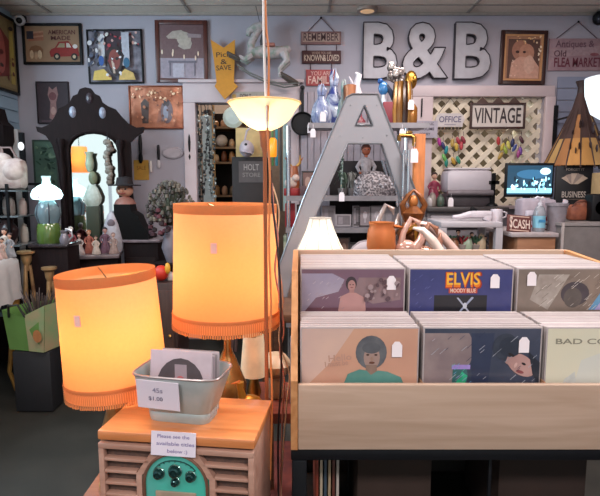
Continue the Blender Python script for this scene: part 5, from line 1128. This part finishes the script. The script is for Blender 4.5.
# records
edge_ms = [mt('a49a9a',.5,0,var=.93), mt('9c9292',.5,0,var=.93), mt('aca4a2',.5,0,var=.93), mt('988e8d',.5,0,var=.93)]
def plain(k_):
    m = M(); m.box((0,0,.1575),(.312,.0052,.315),edge_ms[k_],bev=.0012); return m
prot = None
def cover(name, label, x, y, z, base, items, tagp=None, coat=.35):
    t = thing(name, label, 'record', (x, y, z), 0); m = M(); m.box((0,.002,.1575),(.314,.006,.315),edge_ms[0],bev=.001); m.build('sleeve', t)
    m = M(); art(m, .306, .307, [('r',0,0,1,1,base)]+items, y=-.0013, ox=-.153, oz=.004, step=.00022, coat=coat, rough=.35); m.build('cover_print', t)
    if tagp: 
        m = M(); m.prism([(tagp[0]-.0135,tagp[1]),(tagp[0]+.0135,tagp[1]),(tagp[0]+.0135,tagp[1]+.032),(tagp[0]+.006,tagp[1]+.042),(tagp[0]-.006,tagp[1]+.042),(tagp[0]-.0135,tagp[1]+.032)],-.0062,-.0055,tagm); o = m.build('price_tag', t); o['label'] = 'white price tag sticker'
    return t
def mm_(c, c2, ns=8, **k): return mt(c, .35, 0, c2=c2, ns=ns, coat=.35, **k)
q = random.Random(7)
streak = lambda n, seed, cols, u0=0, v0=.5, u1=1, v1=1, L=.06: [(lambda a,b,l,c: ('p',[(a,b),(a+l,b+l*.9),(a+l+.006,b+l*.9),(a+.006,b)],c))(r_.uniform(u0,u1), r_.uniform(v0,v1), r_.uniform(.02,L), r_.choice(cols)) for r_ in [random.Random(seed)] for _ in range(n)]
# front left: man with round hair in teal on peach
c1 = [('p',[(0,.45),(0,1),(.45,1),(.25,.7)],mm_('c0a49c','d0b0a0')),('t','Hello',.33,.74,.06,.2,'bc9484',.1),('t','I must be',.3,.69,.05,.2,'ba9080',.1),
 ('e',.6,.79,.135,.15,mm_('686a6e','50525a',30)),('e',.605,.745,.07,.105,mm_('98807a','a88c80')),('e',.6,.83,.08,.05,'5c5e64'),('r',.555,.58,.65,.68,'8c7468'),('p',[(.36,.5),(.4,.6),(.5,.64),(.56,.63),(.6,.59),(.66,.63),(.74,.62),(.86,.57),(.89,.5),(.9,.3),(.37,.3)],mm_('4c8078','5c9088',14)),('e',.57,.77,.014,.008,'4c3830'),('e',.64,.77,.014,.008,'4c3830'),('e',.606,.7,.025,.01,'6c4438'),('e',.606,.735,.012,.02,'9c8070')]
# front mid: dark blue cover with a figure and iridescent plastic
c2_ = [('p',[(0,.35),(0,.96),(.38,.96),(.44,.85),(.4,.7),(.3,.55),(.3,.3)],mm_('7c6c70','968684',12)),('p',[(.42,.4),(.4,.96),(.6,.96),(.55,.4)],mm_('2c344c','384058')),
 ('p',[(.24,.3),(.25,.66),(.36,.68),(.38,.6),(.36,.3)],mm_('3c6c70','2c5c58',9)),('r',.24,.64,.4,.68,'a08cd0'),('p',[(.27,.32),(.27,.5),(.33,.62),(.38,.58),(.34,.46),(.36,.32)],'2cb084'),('e',.12,.42,.02,.03,'a8d8d0'),('e',.1,.38,.015,.03,'c8806c'),
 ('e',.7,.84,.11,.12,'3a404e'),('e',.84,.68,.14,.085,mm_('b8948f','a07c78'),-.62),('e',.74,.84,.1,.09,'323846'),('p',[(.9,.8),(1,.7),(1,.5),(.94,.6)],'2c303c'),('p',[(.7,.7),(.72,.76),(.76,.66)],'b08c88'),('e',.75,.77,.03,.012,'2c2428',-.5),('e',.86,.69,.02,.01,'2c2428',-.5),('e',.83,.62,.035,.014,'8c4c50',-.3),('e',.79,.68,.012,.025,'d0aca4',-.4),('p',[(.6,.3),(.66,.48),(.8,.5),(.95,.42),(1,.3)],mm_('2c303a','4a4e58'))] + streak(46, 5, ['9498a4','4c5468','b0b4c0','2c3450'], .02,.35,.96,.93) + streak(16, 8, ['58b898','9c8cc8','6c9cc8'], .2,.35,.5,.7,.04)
c3 = [('p',[(.2,.3),(.3,.72),(.5,.8),(.62,.76),(.5,.3)],mm_('ccccc0','c4c8c4',4)),('p',[(.5,.5),(.8,.72),(1,.7),(1,.5)],mm_('d8ccae','d0c4a8',4)),('t','BAD COMPANY',.5,.885,.05,.86,'8c8878'),('e',.8,.42,.16,.2,'dcdcd0'),('p',[(.1,.3),(.16,.55),(.25,.62),(.3,.3)],'c8ccc8')]
# back left
c4 = [('p',[(0,.55),(0,.96),(.3,.96),(.42,.9),(.36,.78),(.14,.72)],mm_('9088a0','a49cac',9)),('p',[(.5,.75),(.56,.92),(.97,.92),(.97,.7),(.7,.66)],mm_('7c6468','8c7478',12)),('e',.485,.86,.055,.07,'382c34'),('e',.49,.84,.038,.055,'b08480'),('r',.468,.74,.515,.8,'a87c78'),('p',[(.36,.6),(.38,.73),(.46,.77),(.53,.77),(.62,.72),(.63,.6),(.6,.5),(.38,.5)],mm_('b88c88','a87c7c')),('e',.475,.85,.008,.005,'382428'),('e',.503,.85,.008,.005,'382428'),('e',.49,.822,.015,.005,'884c4c'),('r',0,.3,1,.62,mm_('5c3c48','6c4854',9))]
c4 = [c4[-1]]+c4[:-1] + streak(20, 15, ['a09098','c4b8c0'], .02,.6,.4,.9,.03) + blobs(18,['a08c90','5c444c'],4,.62,.7,.95,.9,.01,.03)
c5 = [('r',.24,.3,.76,.745,'14141e'),('p',[(.46,.72),(.48,.72),(.62,.55),(.6,.55)],'b4b8cc'),('p',[(.61,.73),(.63,.72),(.48,.55),(.46,.55)],'a0a8c4'),('e',.545,.64,.02,.03,'d0d4e0'),
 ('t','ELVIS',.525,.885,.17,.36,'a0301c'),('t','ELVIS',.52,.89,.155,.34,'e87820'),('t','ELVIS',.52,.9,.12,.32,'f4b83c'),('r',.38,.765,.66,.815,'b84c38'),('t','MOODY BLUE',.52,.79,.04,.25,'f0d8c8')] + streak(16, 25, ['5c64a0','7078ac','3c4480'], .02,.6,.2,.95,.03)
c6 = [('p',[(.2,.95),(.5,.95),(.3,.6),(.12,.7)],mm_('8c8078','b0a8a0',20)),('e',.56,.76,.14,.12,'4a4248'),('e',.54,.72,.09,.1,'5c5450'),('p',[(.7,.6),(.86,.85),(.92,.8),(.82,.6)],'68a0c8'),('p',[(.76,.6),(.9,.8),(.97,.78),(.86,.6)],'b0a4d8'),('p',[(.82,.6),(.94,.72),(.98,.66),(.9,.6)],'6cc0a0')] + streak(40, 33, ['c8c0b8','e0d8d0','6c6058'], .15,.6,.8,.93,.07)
cxs = [.158, .158+cw3, .158+2*cw3]
fl = [('album_cover','record sleeve showing a curly haired man in a teal top on peach, front row',0,1.335,ZT1,mm_('c89c84','bc8c78',5),c1,(.098,.235)),
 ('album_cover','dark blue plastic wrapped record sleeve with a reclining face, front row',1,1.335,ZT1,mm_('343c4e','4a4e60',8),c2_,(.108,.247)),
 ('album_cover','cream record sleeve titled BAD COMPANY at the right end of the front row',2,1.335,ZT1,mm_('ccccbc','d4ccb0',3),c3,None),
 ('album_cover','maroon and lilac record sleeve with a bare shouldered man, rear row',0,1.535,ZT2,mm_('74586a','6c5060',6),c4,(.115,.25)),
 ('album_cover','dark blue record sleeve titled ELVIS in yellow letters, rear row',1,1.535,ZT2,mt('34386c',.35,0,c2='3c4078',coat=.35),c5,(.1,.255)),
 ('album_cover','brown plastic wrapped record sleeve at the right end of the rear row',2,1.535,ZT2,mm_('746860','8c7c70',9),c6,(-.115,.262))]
where = ['behind the peach cover in the front row','behind the dark blue face cover in the front row','behind the cream BAD COMPANY cover in the front row','behind the maroon cover in the rear row','behind the ELVIS cover in the rear row','behind the brown plastic cover in the rear row']
pr = []
for i in range(4): pr.append(plain(i))
meshes = []
for i, m in enumerate(pr):
    o = m.build('record_sleeve'); meshes.append(o)
used = [0]*4
q = random.Random(77)
for si, (nm_, lb, ci, y, z, base, items, tg) in enumerate(fl):
    x = cxs[ci]; cover(nm_, lb, x, y, z, base, items, tg)
    front = si < 3; n = 24 if front else (40 if ci != 1 else 36); dy = (.163 if front else (.30 if ci != 1 else .27))/n
    for j in range(1, n+1):
        k_ = q.randrange(4); src = meshes[k_]
        o = src if not used[k_] else src.copy()
        if used[k_]: COL.objects.link(o)
        used[k_] = 1
        jx = q.uniform(-.0025,.0025); jz = q.uniform(0,.0015)
        if j < 4 and si == 2: jx -= .004*j
        o.location = (x+jx, y+.007+j*dy-dy*.5, z+jz-.0005)
        o['label'] = 'pale edged record sleeve filed '+where[si]; o['category'] = 'record'; o['group'] = 'records '+where[si]

# ================================================================ RADIO TABLE
ZTB = .57
t = thing('side_cabinet', 'orange brown wooden table carrying the radio and both orange lamps', 'table', (-.375, 1.46, 0)); tm = wood('a8683c','7c4426','x',.4,ns=4,coat=.2)
m = M(); m.box((0,0,ZTB-.015),(.49,.86,.03),tm,bev=.005); m.build('tabletop', t)
for a in (-1,1):
    for b in (-1,1): m = M(); m.box((a*.215,b*.4,(ZTB-.03)/2),(.04,.04,ZTB-.03),tm); m.build('leg', t)
m = M(); m.box((0,0,ZTB-.07),(.43,.78,.07),tm); m.build('apron', t)
hR = .58; zR = CZ-hR; fl_ = Vector((-.83*hR, 2.03*hR)); frr = Vector((-.1818*hR, 1.947*hR)); dv = (frr-fl_); WR = dv.length; yawR = math.atan2(dv.y, dv.x); DR = .225; HR = zR-ZTB-.012
t = thing('tabletop_radio', 'light wood retro radio with arched green dial and slotted side grilles', 'radio', (fl_.x, fl_.y, ZTB+.012), yawR)
rw_ = wood('b08c7c','987262','x',.35,ns=4,coat=.3); rtop_lit = wood('cc8450','b06a3c','x',.28,ns=4,coat=.4)
m = M(); m.box((WR/2,DR/2+.012,HR/2),(WR-.01,DR-.02,HR-.03),rw_,bev=.004); m.build('cabinet', t)
m = M(); m.box((WR/2,DR/2,HR-.012),(WR+.004,DR+.004,.024),rtop_lit,bev=.005); m.build('top_panel', t)  # orange lamp glow on the top is painted into its wood colour
# front face with slots cut
fz = HR-.026; sl = []
m = M(); TT = HR-.03
def fbox(x0,x1,z0,z1,mm=rw_,y0=-.004,y1=.014,bev=.002,mb=None): (mb or m).box(((x0+x1)/2,(y0+y1)/2,(z0+z1)/2),(x1-x0,y1-y0,z1-z0),mm,bev=bev)
fbox(0,WR,TT-.014,TT)
cxr = WR*.5; dr = .077; dz = HR-.046-dr   # dial centre
fbox(0,.014,0,TT-.014); fbox(WR-.014,WR,0,TT-.014)
slots = []
zz = TT-.014; n_s = 6
for i in range(n_s):
    z1_ = zz-i*.03-.022; z2_ = zz-i*.03-.030
    inner = dr+.018 if i > 0 else dr-.014
    for q_ in (-1,1):
        a = cxr+q_*inner; b = .014 if q_ < 0 else WR-.014
        fbox(min(a,b),max(a,b),z2_,z1_)
for q_ in (-1,1):
    a, b = cxr+q_*(dr+.005), cxr+q_*(dr+.02); fbox(min(a,b),max(a,b),0,dz+.02)
    pts = [(cxr+q_*(dr+.02),dz+.02),(cxr+q_*(dr-.02),TT-.014),(cxr+q_*(dr-.045),TT-.014),(cxr+q_*(dr-.022),dz+dr*.62),(cxr+q_*(dr+.004),dz+.02)]
    m.prism(pts, -.004, .014, rw_)
m.build('front_grille', t)
m = M(); m.box((WR/2,.016,TT/2),(WR-.02,.004,TT-.02),mt('4a3834',.8,0,c2='5c4438',ns=120)); m.build('speaker_cloth', t)
m = M(); arcp = [(cxr+dr,0.0)]+[(cxr+dr*math.cos(a),dz+dr*math.sin(a)) for a in [i*PI/16 for i in range(17)]]+[(cxr-dr,0.0)]
m.prism(arcp, .0, .012, mt('3c8c80',.25,0,c2='56747a',ns=5,ramp=(.4,.6),coat=.5,emit=.12,ecol='2cc0a4'))
m.build('dial_plate', t)
m = M(); m.tube([(p[0],-.003,p[1]) for p in arcp], .004, mt('7c5848',.3,.4), 8); m.build('dial_bezel', t)
for a, b, rr in ((-.04,.026,.012),(0,.034,.014),(.038,.024,.011),(0,.008,.009)):
    m = M(); m.lathe([(rr*1.15,0),(rr*1.1,.004),(rr*.9,.012),(rr*.6,.014),(rr*.5,.01),(.0,.01)], mt('2c4c4c',.2,.7), 20, T=Matrix.Translation((cxr+a,-.001,dz+b)) @ Matrix.Rotation(R(90),4,'X')); m.tube([(cxr+a+rr*1.1*math.cos(s),-.003,dz+b+rr*1.1*math.sin(s)) for s in [i*PI/8 for i in range(16)]], .0022, mt('a0c8c0',.15,.9), 6, closed=True); m.build('knob', t)
m = M(); m.tube([(cxr+.055*math.cos(a),-.002,dz+.02+.04*math.sin(a)) for a in [PI*.15+i*PI*.7/10 for i in range(11)]], .0012, mt('1c3c3c'), 4)
for i in range(9): a = PI*.15+i*PI*.7/8; m.tube([(cxr+.05*math.cos(a),-.002,dz+.02+.036*math.sin(a)),(cxr+.056*math.cos(a),-.002,dz+.02+.041*math.sin(a))], .0012, mt('1c3c3c'), 4)
m.build('tuning_scale', t)
m = M(); m.box((cxr,-.002,dz-.035),(.1,.005,.035),mt('8c7c6c',.2,0,c2='b09c84',ns=8,coat=.6),bev=.002); m.build('display_window', t)
# handwritten card taped to the radio
Tm = Matrix.Translation((fl_.x,fl_.y,ZTB+.012)) @ Matrix.Rotation(yawR,4,'Z')
cp_ = Tm @ Vector((cxr+.0,-.012,HR-.046)); cm_ = mt('cfc8d4',.7,0,var=.97)
t = thing('note_card', 'white handwritten note card stuck on the top front edge of the radio', 'card', cp_, yawR, rx=R(-8)); m = M(); m.box((0,0,.028),(.108,.0012,.056),cm_); m.build('card', t)
m = M()
for i, (tx, ww, a) in enumerate((('Please see the',.72,.8),('available titles',.85,.5),('below :)',.45,.2))): m.text(tx, (-.0+.005*i), .056*a, .012, -.0012, mt('7c74a0'), w=.108*ww)
m.build('handwriting', t)
# galvanised bucket of singles
bc = Vector((-.293,1.258)); byaw = R(-11)
t = thing('metal_bucket', 'rectangular galvanised metal bucket with ribbed sides on the radio', 'bucket', (bc.x,bc.y,zR), byaw); gz = mt('b4bcbc',.4,.3,c2='98a6a6',ns=12,bump=.15); hB = .122
def ring(w_, d_, z, n=64, rib=0):
    o = []
    for i in range(n):
        a = 2*PI*(i+.5)/n; c_, s_ = math.cos(a), math.sin(a); e = 5.5; r = 1/((abs(c_)**e+abs(s_)**e)**(1/e)); o.append((c_*r*w_/2*(1+rib*(i%2)), s_*r*d_/2*(1+rib*(i%2)), z))
    return o
prof = [(.156,.088,.0,0),(.158,.092,.006,0),(.163,.096,.022,0),(.16,.093,.026,.0),(.166,.098,.03,.012),(.212,.128,.1,.012),(.218,.132,.104,0),(.225,.137,hB,0),(.219,.131,hB,0),(.208,.123,.1,0),(.15,.086,.008,0)]
vs, fs = [], []; n = 64
for w_, d_, z, rb in prof: vs += ring(w_, d_, z, n, rb)
for j in range(len(prof)-1):
    for i in range(n): k2 = (i+1)%n; fs.append((j*n+i,j*n+k2,(j+1)*n+k2,(j+1)*n+i))
fs.append(tuple(range(n-1,-1,-1))); fs.append(tuple((len(prof)-1)*n+i for i in range(n)))
m = M(); m.add(vs, fs, gz, False); m.build('bucket_body', t)
m = M(); m.tube([(x*1.005,y*1.005,z) for x,y,z in ring(.225,.137,hB,48)], .003, mt('a8a0a0',.3,.7), 6, closed=True); m.build('rolled_rim', t)
Tb = Matrix.Translation((bc.x,bc.y,zR)) @ Matrix.Rotation(byaw,4,'Z')
cpos = Tb @ Vector((-.036,-.063,.046))
t = thing('bucket_label', 'white card with a handwritten price taped on the bucket front', 'card', cpos, byaw+.02, rx=R(10), ry=R(2)); m = M(); m.box((0,-.002,.034),(.108,.001,.076),cm_); m.build('card', t)
m = M(); m.text('45s', 0, .047, .018, -.0035, mt('8c88a0'), w=.026); m.text('$1.00', -.006, .024, .015, -.0035, mt('6c6880'), w=.036); m.build('handwriting', t)
for i in range(9):
    p_ = Tb @ Vector((-.0+.004*(i%2), -.028+i*.008, .012)); 
    if i == 0:
        t = thing('single_record', 'seven inch record in a white sleeve with dark disc and red label, front of bucket', 'record', p_, byaw, rx=R(-7)); m = M(); m.box((0,0,.08),(.162,.002,.16),mt('b8a8b0',.5,0,coat=.3),bev=.0005); m.build('sleeve', t)
        m = M(); art(m,.158,.156,[('e',.5,.44,.4,.46,'4c4246'),('e',.5,.44,.17,.19,'b45458'),('p',[(.4,.8),(.44,.0),(.64,.0),(.6,.8)],mt('9c8c94',.3,0,coat=.5)),('e',.5,.5,.09,.12,'b86468')],y=-.0014,ox=-.079,oz=.002,step=.0002); m.build('disc', t)
        m = M(); art(m,.1,.1,[('e',.5,.5,.5,.5,'5a4e52')],y=-.001,ox=-.05,oz=.02); m.bm.free()
    else: carton('single_record', 'seven inch record sleeve standing behind the front one in the bucket', 'record', p_, (.155,.002,.145), mt(('a89ca4','b4acb0','8c8488')[i%3],.5), byaw, 'sevens in the bucket', bev=.0005, rx=R(-5))

# ================================================================ ORANGE LAMPS
def biglamp(label, px, pt, pb, wt, wb, Y, tilt, roll, stand, tagx):
    k0 = Y/F*1.02; c = P(px, (pt+pb)/2, Y); zt_, zb_ = P(px,pt,Y).z, P(px,pb,Y).z
    t = thing('table_lamp', label, 'lamp', (c.x, Y, ZTB)); Rt, Rb_ = wt/2*k0, wb/2*k0; H = zt_-zb_
    S = Matrix.Translation((0,0,zb_-ZTB)) @ Matrix.Translation((0,0,H/2)) @ Matrix.Rotation(roll,4,'Y') @ Matrix.Rotation(tilt,4,'X') @ Matrix.Translation((0,0,-H/2))
    sm = shade('f4b680',.62); band = shade('c88a5c',.42)
    m = M(); m.lathe([(Rb_,0),(Rt,H)], sm, 56, T=S, cap=False); m.build('lamp_shade', t)
    m = M(); m.lathe([(Rt*1.008,H-.026),(Rt*1.012,H-.012),(Rt*1.008,H+.001)], band, 56, T=S, cap=False); m.build('top_band', t)
    m = M(); m.lathe([(Rb_*1.008,.028),(Rb_*1.016,.034),(Rb_*1.006,.04)], band, 56, T=S, cap=False); m.build('bottom_braid', t)
    m = M(); vs, fs = [], []; n = 150
    for i in range(n):
        a = 2*PI*i/n; b = 2*PI*(i+.72)/n; r1, r2 = Rb_*1.01, Rb_*1.02; s = len(vs)
        vs += [(r1*math.cos(a),r1*math.sin(a),.032),(r1*math.cos(b),r1*math.sin(b),.032),(r2*math.cos(b),r2*math.sin(b),-.008-.004*rnd.random()),(r2*math.cos(a),r2*math.sin(a),-.008-.004*rnd.random())]; fs.append((s,s+1,s+2,s+3))
    m.add(vs, fs, shade('d89c6c',.45), False, S); o = m.build('fringe', t); o['kind'] = 'stuff'
    m = M()
    for i in range(3): a = i*2.094; m.tube([(0,0,H-.02),(Rt*math.cos(a),Rt*math.sin(a),H-.004)], .002, brass, 5, T=S)
    m.build('spider', t)
    zs_ = zb_-ZTB
    m = M()
    if stand == 0: m.lathe([(.055,0),(.055,.02),(.025,.04),(.04,.1),(.045,.17),(.02,.26),(.012,.3),(.012,zs_+.12)], mt('b08850',.3,.5,ns=20,c2='7c5428'), 24)
    else: m.lathe([(.08,0),(.08,.02),(.04,.035),(.03,.08),(.055,.16),(.06,.24),(.025,.33),(.012,.36),(.012,zs_+.12)], mt('c8a468',.25,.6,c2='8c5c2c',ns=10), 24)
    m.build('base', t)
    m = M(); m.ball((0,0,zs_+.16),.03,glow('ffb870',ELP)); m.build('bulb', t)
    m = M(); a = tagx; r = Rb_+(Rt-Rb_)*.68+.002; hh = H*.68
    m.box((r*math.sin(a), -r*math.cos(a), hh), (.018,.0015,.03), mt('e8b8b0',.7), T=S, rz=a); o = m.build('price_sticker', t); o['label'] = 'small pale price sticker'
    return t
ELP = 30
biglamp('lit orange fringed drum lamp at the left, partly behind the bucket', 112, 271, 386, 94, 100, 1.43, R(0), R(-3.5), 0, R(-15))
biglamp('larger lit orange fringed drum lamp directly behind the bucket', 226, 204, 321, 99, 105, 1.62, 0, R(.5), 1, R(-4))
# ================================================================ TORCHIERE
Yf = 1.44; xf = P(266,300,Yf).x; kf = Yf/F*1.01; zt_ = P(266,103,Yf).z; zb_ = P(266,131,Yf).z
t = thing('floor_lamp', 'lit torchiere floor lamp with a wide cream glass bowl', 'lamp', (xf, Yf, 0)); bm_ = shade('ecd8b0',.55)
m = M(); pr_ = [(6*kf,zb_),(16*kf,zb_+.012),(24*kf,zb_+(zt_-zb_)*.4),(30*kf,zb_+(zt_-zb_)*.75),(35*kf,zt_)]
m.lathe(pr_, bm_, 48, cap=False); m.build('glass_bowl', t)
m = M(); m.tube([(35*kf*math.cos(i*PI/24),35*kf*math.sin(i*PI/24),zt_) for i in range(48)], .0022, shade('ffe8b8',.5), 6, closed=True); m.build('bowl_rim', t)
pm = mt('b8704c',.35,.5,ns=8)
m = M(); m.lathe([(.11,0),(.11,.012),(.02,.03),(.0055,.06),(.0055,zb_-.06),(.012,zb_-.04),(.014,zb_-.01),(6*kf,zb_+.002)], pm, 20); m.build('pole', t)
m = M(); m.ball((-.01,0,zb_+.05),.022,glow('ffe6bc',15)); m.build('bulb', t)
# cords hanging beside the lamps
def cord(label, pts, Y, r, mm, name='extension_cord', Ys=None):
    P3 = [P(a,b,(Ys[i] if Ys else Y)) for i,(a,b) in enumerate(pts)]; o0 = P3[-1].copy()
    dense = []
    for i in range(len(P3)-1):
        p0 = P3[max(i-1,0)]; p1 = P3[i]; p2 = P3[i+1]; p3 = P3[min(i+2,len(P3)-1)]
        for s in range(5):
            u = s/5; dense.append(.5*((2*p1)+(p2-p0)*u+(2*p0-5*p1+4*p2-p3)*u*u+(3*p1-p0-3*p2+p3)*u**3)-o0)
    dense.append(P3[-1]-o0); m = M(); m.tube(dense, r, mm, 8); return solo(m, name, label, 'cord', o0)
Yc_ = 1.36
top = P(263,0,Yc_); 
cord('white electric cord hanging from the ceiling in front of the torchiere bowl', [(262,-420),(262.5,-150),(263.5,0),(264.5,60),(266,100),(267.5,128)], Yc_, .0032, mt('e4dcd8',.5))
cord('orange electric cord twisting down beside the white one and past the lamp shade', [(264,-420),(264,-150),(265.5,10),(268.5,50),(268.5,90),(267.5,130),(270,180),(269,240),(271,300),(270,340),(272,400),(270,480)], Yc_, .0028, mt('d07c44',.5))
cord('dark cord hanging right of the middle lamp shade', [(271,170),(272,200),(276,235),(280,280),(281,330),(281,380),(278,440),(279,520)], 1.5, .003, mt('2c2024',.5))
cord('pink looped cord hanging between the middle lamp and the record bin', [(272,183),(274,215),(278,240),(275,270),(280,300),(284,330),(280,352),(284,380),(282,430),(279,540)], 1.53, .0028, mt('b87868',.5))
cord('thin cream cord looping behind the torchiere pole', [(270,178),(279,210),(277,250),(283,300),(279,340),(289,372),(287,400),(282,470),(280,540)], 1.57, .0022, mt('c8a888',.5))
# things beside the lamp base on the table / low shelf behind
t = thing('low_stand', 'red brown low stand between the radio and the record bin', 'stand', (-.075, 2.1, 0)); zl = P(280,412,1.95).z; m = M(); m.box((0,0,zl-.02),(.3,.33,.04),wood('7c3c2c','5c2a20','x')); m.build('top', t)
for a in (-1,1):
    for b in (-1,1): m = M(); m.box((a*.12,b*.14,(zl-.04)/2),(.035,.035,zl-.04),wood('7c3c2c','5c2a20','z')); m.build('leg', t)
t = thing('white_lampshade', 'cream pleated lampshade lit orange, standing under the middle lamp', 'lamp shade', (P(253,375,1.95).x+.0, 1.99, zl)); h0 = P(256,378,1.95).z-zl; h1 = P(256,338,1.95).z-zl
m = M(); m.lathe([(.055,h0),(.04,h1)], mt('f4e0bc',.7), 24, cap=False); m.build('lamp_shade', t); m = M(); m.lathe([(.05,0),(.05,.015),(.02,.03),(.03,h0*.5),(.012,h0),(.01,h1-.01)], brass, 16); m.build('base', t)
t = thing('ceramic_shell', 'round cream ceramic lamp beside the cords', 'ornament', (P(273,375,2.08).x+.01, 2.1, zl)); hh = P(273,352,2.1).z-zl; m = M(); m.lathe([(0,0),(.03,0),(.045,hh*.2),(.03,hh*.45),(.065,hh*.6),(.07,hh*.75),(.04,hh*.95),(.0,hh)], mt('c4a484',.4), 20, cap=False); m.build('body', t); t['label'] = 'cream ceramic ginger jar beside the hanging cords'; t['category'] = 'jar'
t = thing('duck_figurine', 'yellow brass duck figurine just right of the bucket', 'figurine', (-.15,1.5,ZTB)); hh = P(243,376,1.55).z-ZTB
m = M(); dk = mt('c8963c',.3,.5,ns=14); m.lathe([(.02,0),(.02,.01),(.008,.02),(.008,hh-.1)], brass, 14); m.ball((0,0,hh-.07),(.04,.028,.03),dk); m.tube([(-.02,0,hh-.06),(-.03,0,hh-.02),(-.03,0,hh)], [.016,.01,.012], dk, 8); m.tube([(-.03,0,hh),(-.055,0,hh-.005)], [.007,.002], mt('c86c28'), 6); m.build('duck', t)
# framed picture and white frames in the gap
pframe('small silver frame standing on the low stand near the bin', Vector((-.005,2.03,zl)), .07, P(285,338,2.03).z-zl, '8c8c98','2c2c3c', group='frames in the gap')
m = M(); m.box((0,0,.003),(.9,1.6,.006),mt('7c3428',.95,0,c2='4c2020',ns=12,bump=.5)); solo(m, 'floor_rug', 'dark red patterned rug between the radio table and the record bin', 'rug', (.1, 2.0, 0))
# ================================================================ CAMERA, LIGHT
cam = bpy.data.cameras.new('camera'); co = bpy.data.objects.new('camera', cam); COL.objects.link(co)
co.location = (0, 0, CZ); co.rotation_euler = (PI/2-PITCH, 0, 0); cam.sensor_width = 36; cam.lens = F/600*36; cam.clip_start = .05
sc.camera = co
w = bpy.data.worlds.new('world'); sc.world = w; w.use_nodes = True
bg = w.node_tree.nodes['Background']; bg.inputs[0].default_value = (.8, .95, .86, 1); bg.inputs[1].default_value = .3
def area(name, loc, size, e, col, rot=(0,0,0)):
    l = bpy.data.lights.new(name, 'AREA'); l.shape = 'RECTANGLE'; l.size, l.size_y = size; l.energy = e; l.color = col
    o = bpy.data.objects.new(name, l); COL.objects.link(o); o.location = loc; o.rotation_euler = rot
for i, (x, yq, e) in enumerate(((-1.4,-1.0,42),(1.4,-1.0,46),(-1.0,1.6,25),(1.3,1.8,36),(1.0,3.7,13))):
    area('ceiling_fill', (x, yq, HC-.02), (1.1, .5), e, (1,.9,.88))  # unseen ceiling lamps added to fill the room with light
area('shop_window_daylight', (.3, YF+.1, 1.7), (5, 2), 9, (.8,.9,1), (R(90),0,0))
area('left_cool_fill', (XL+.12, 3.1, 2.3), (.9, 1.0), 26, (.62,.84,1), (0, R(-90), 0))  # added lamp giving the left side a cool tint; this wall has no window
area('storage_fill', (-.9, 5.9, HC-.03), (.8,.4), 26, (1,.85,.7))  # lamp added to brighten the shelf behind the doorway
area('storage_fill', (1.9, 5.7, HC-.03), (.8,.4), 34, (1,.93,.8))  # lamp added to brighten the space behind the lattice
vs_ = sc.view_settings; vs_.view_transform = 'Standard'; vs_.look = 'None'; vs_.gamma = 1; vs_.use_curve_mapping = False; vs_.exposure = 1.0
sc.display_settings.display_device = 'sRGB'
try: sc.cycles.use_denoising = True; sc.cycles.max_bounces = 8; sc.cycles.caustics_refractive = False; sc.cycles.caustics_reflective = False
except Exception: pass
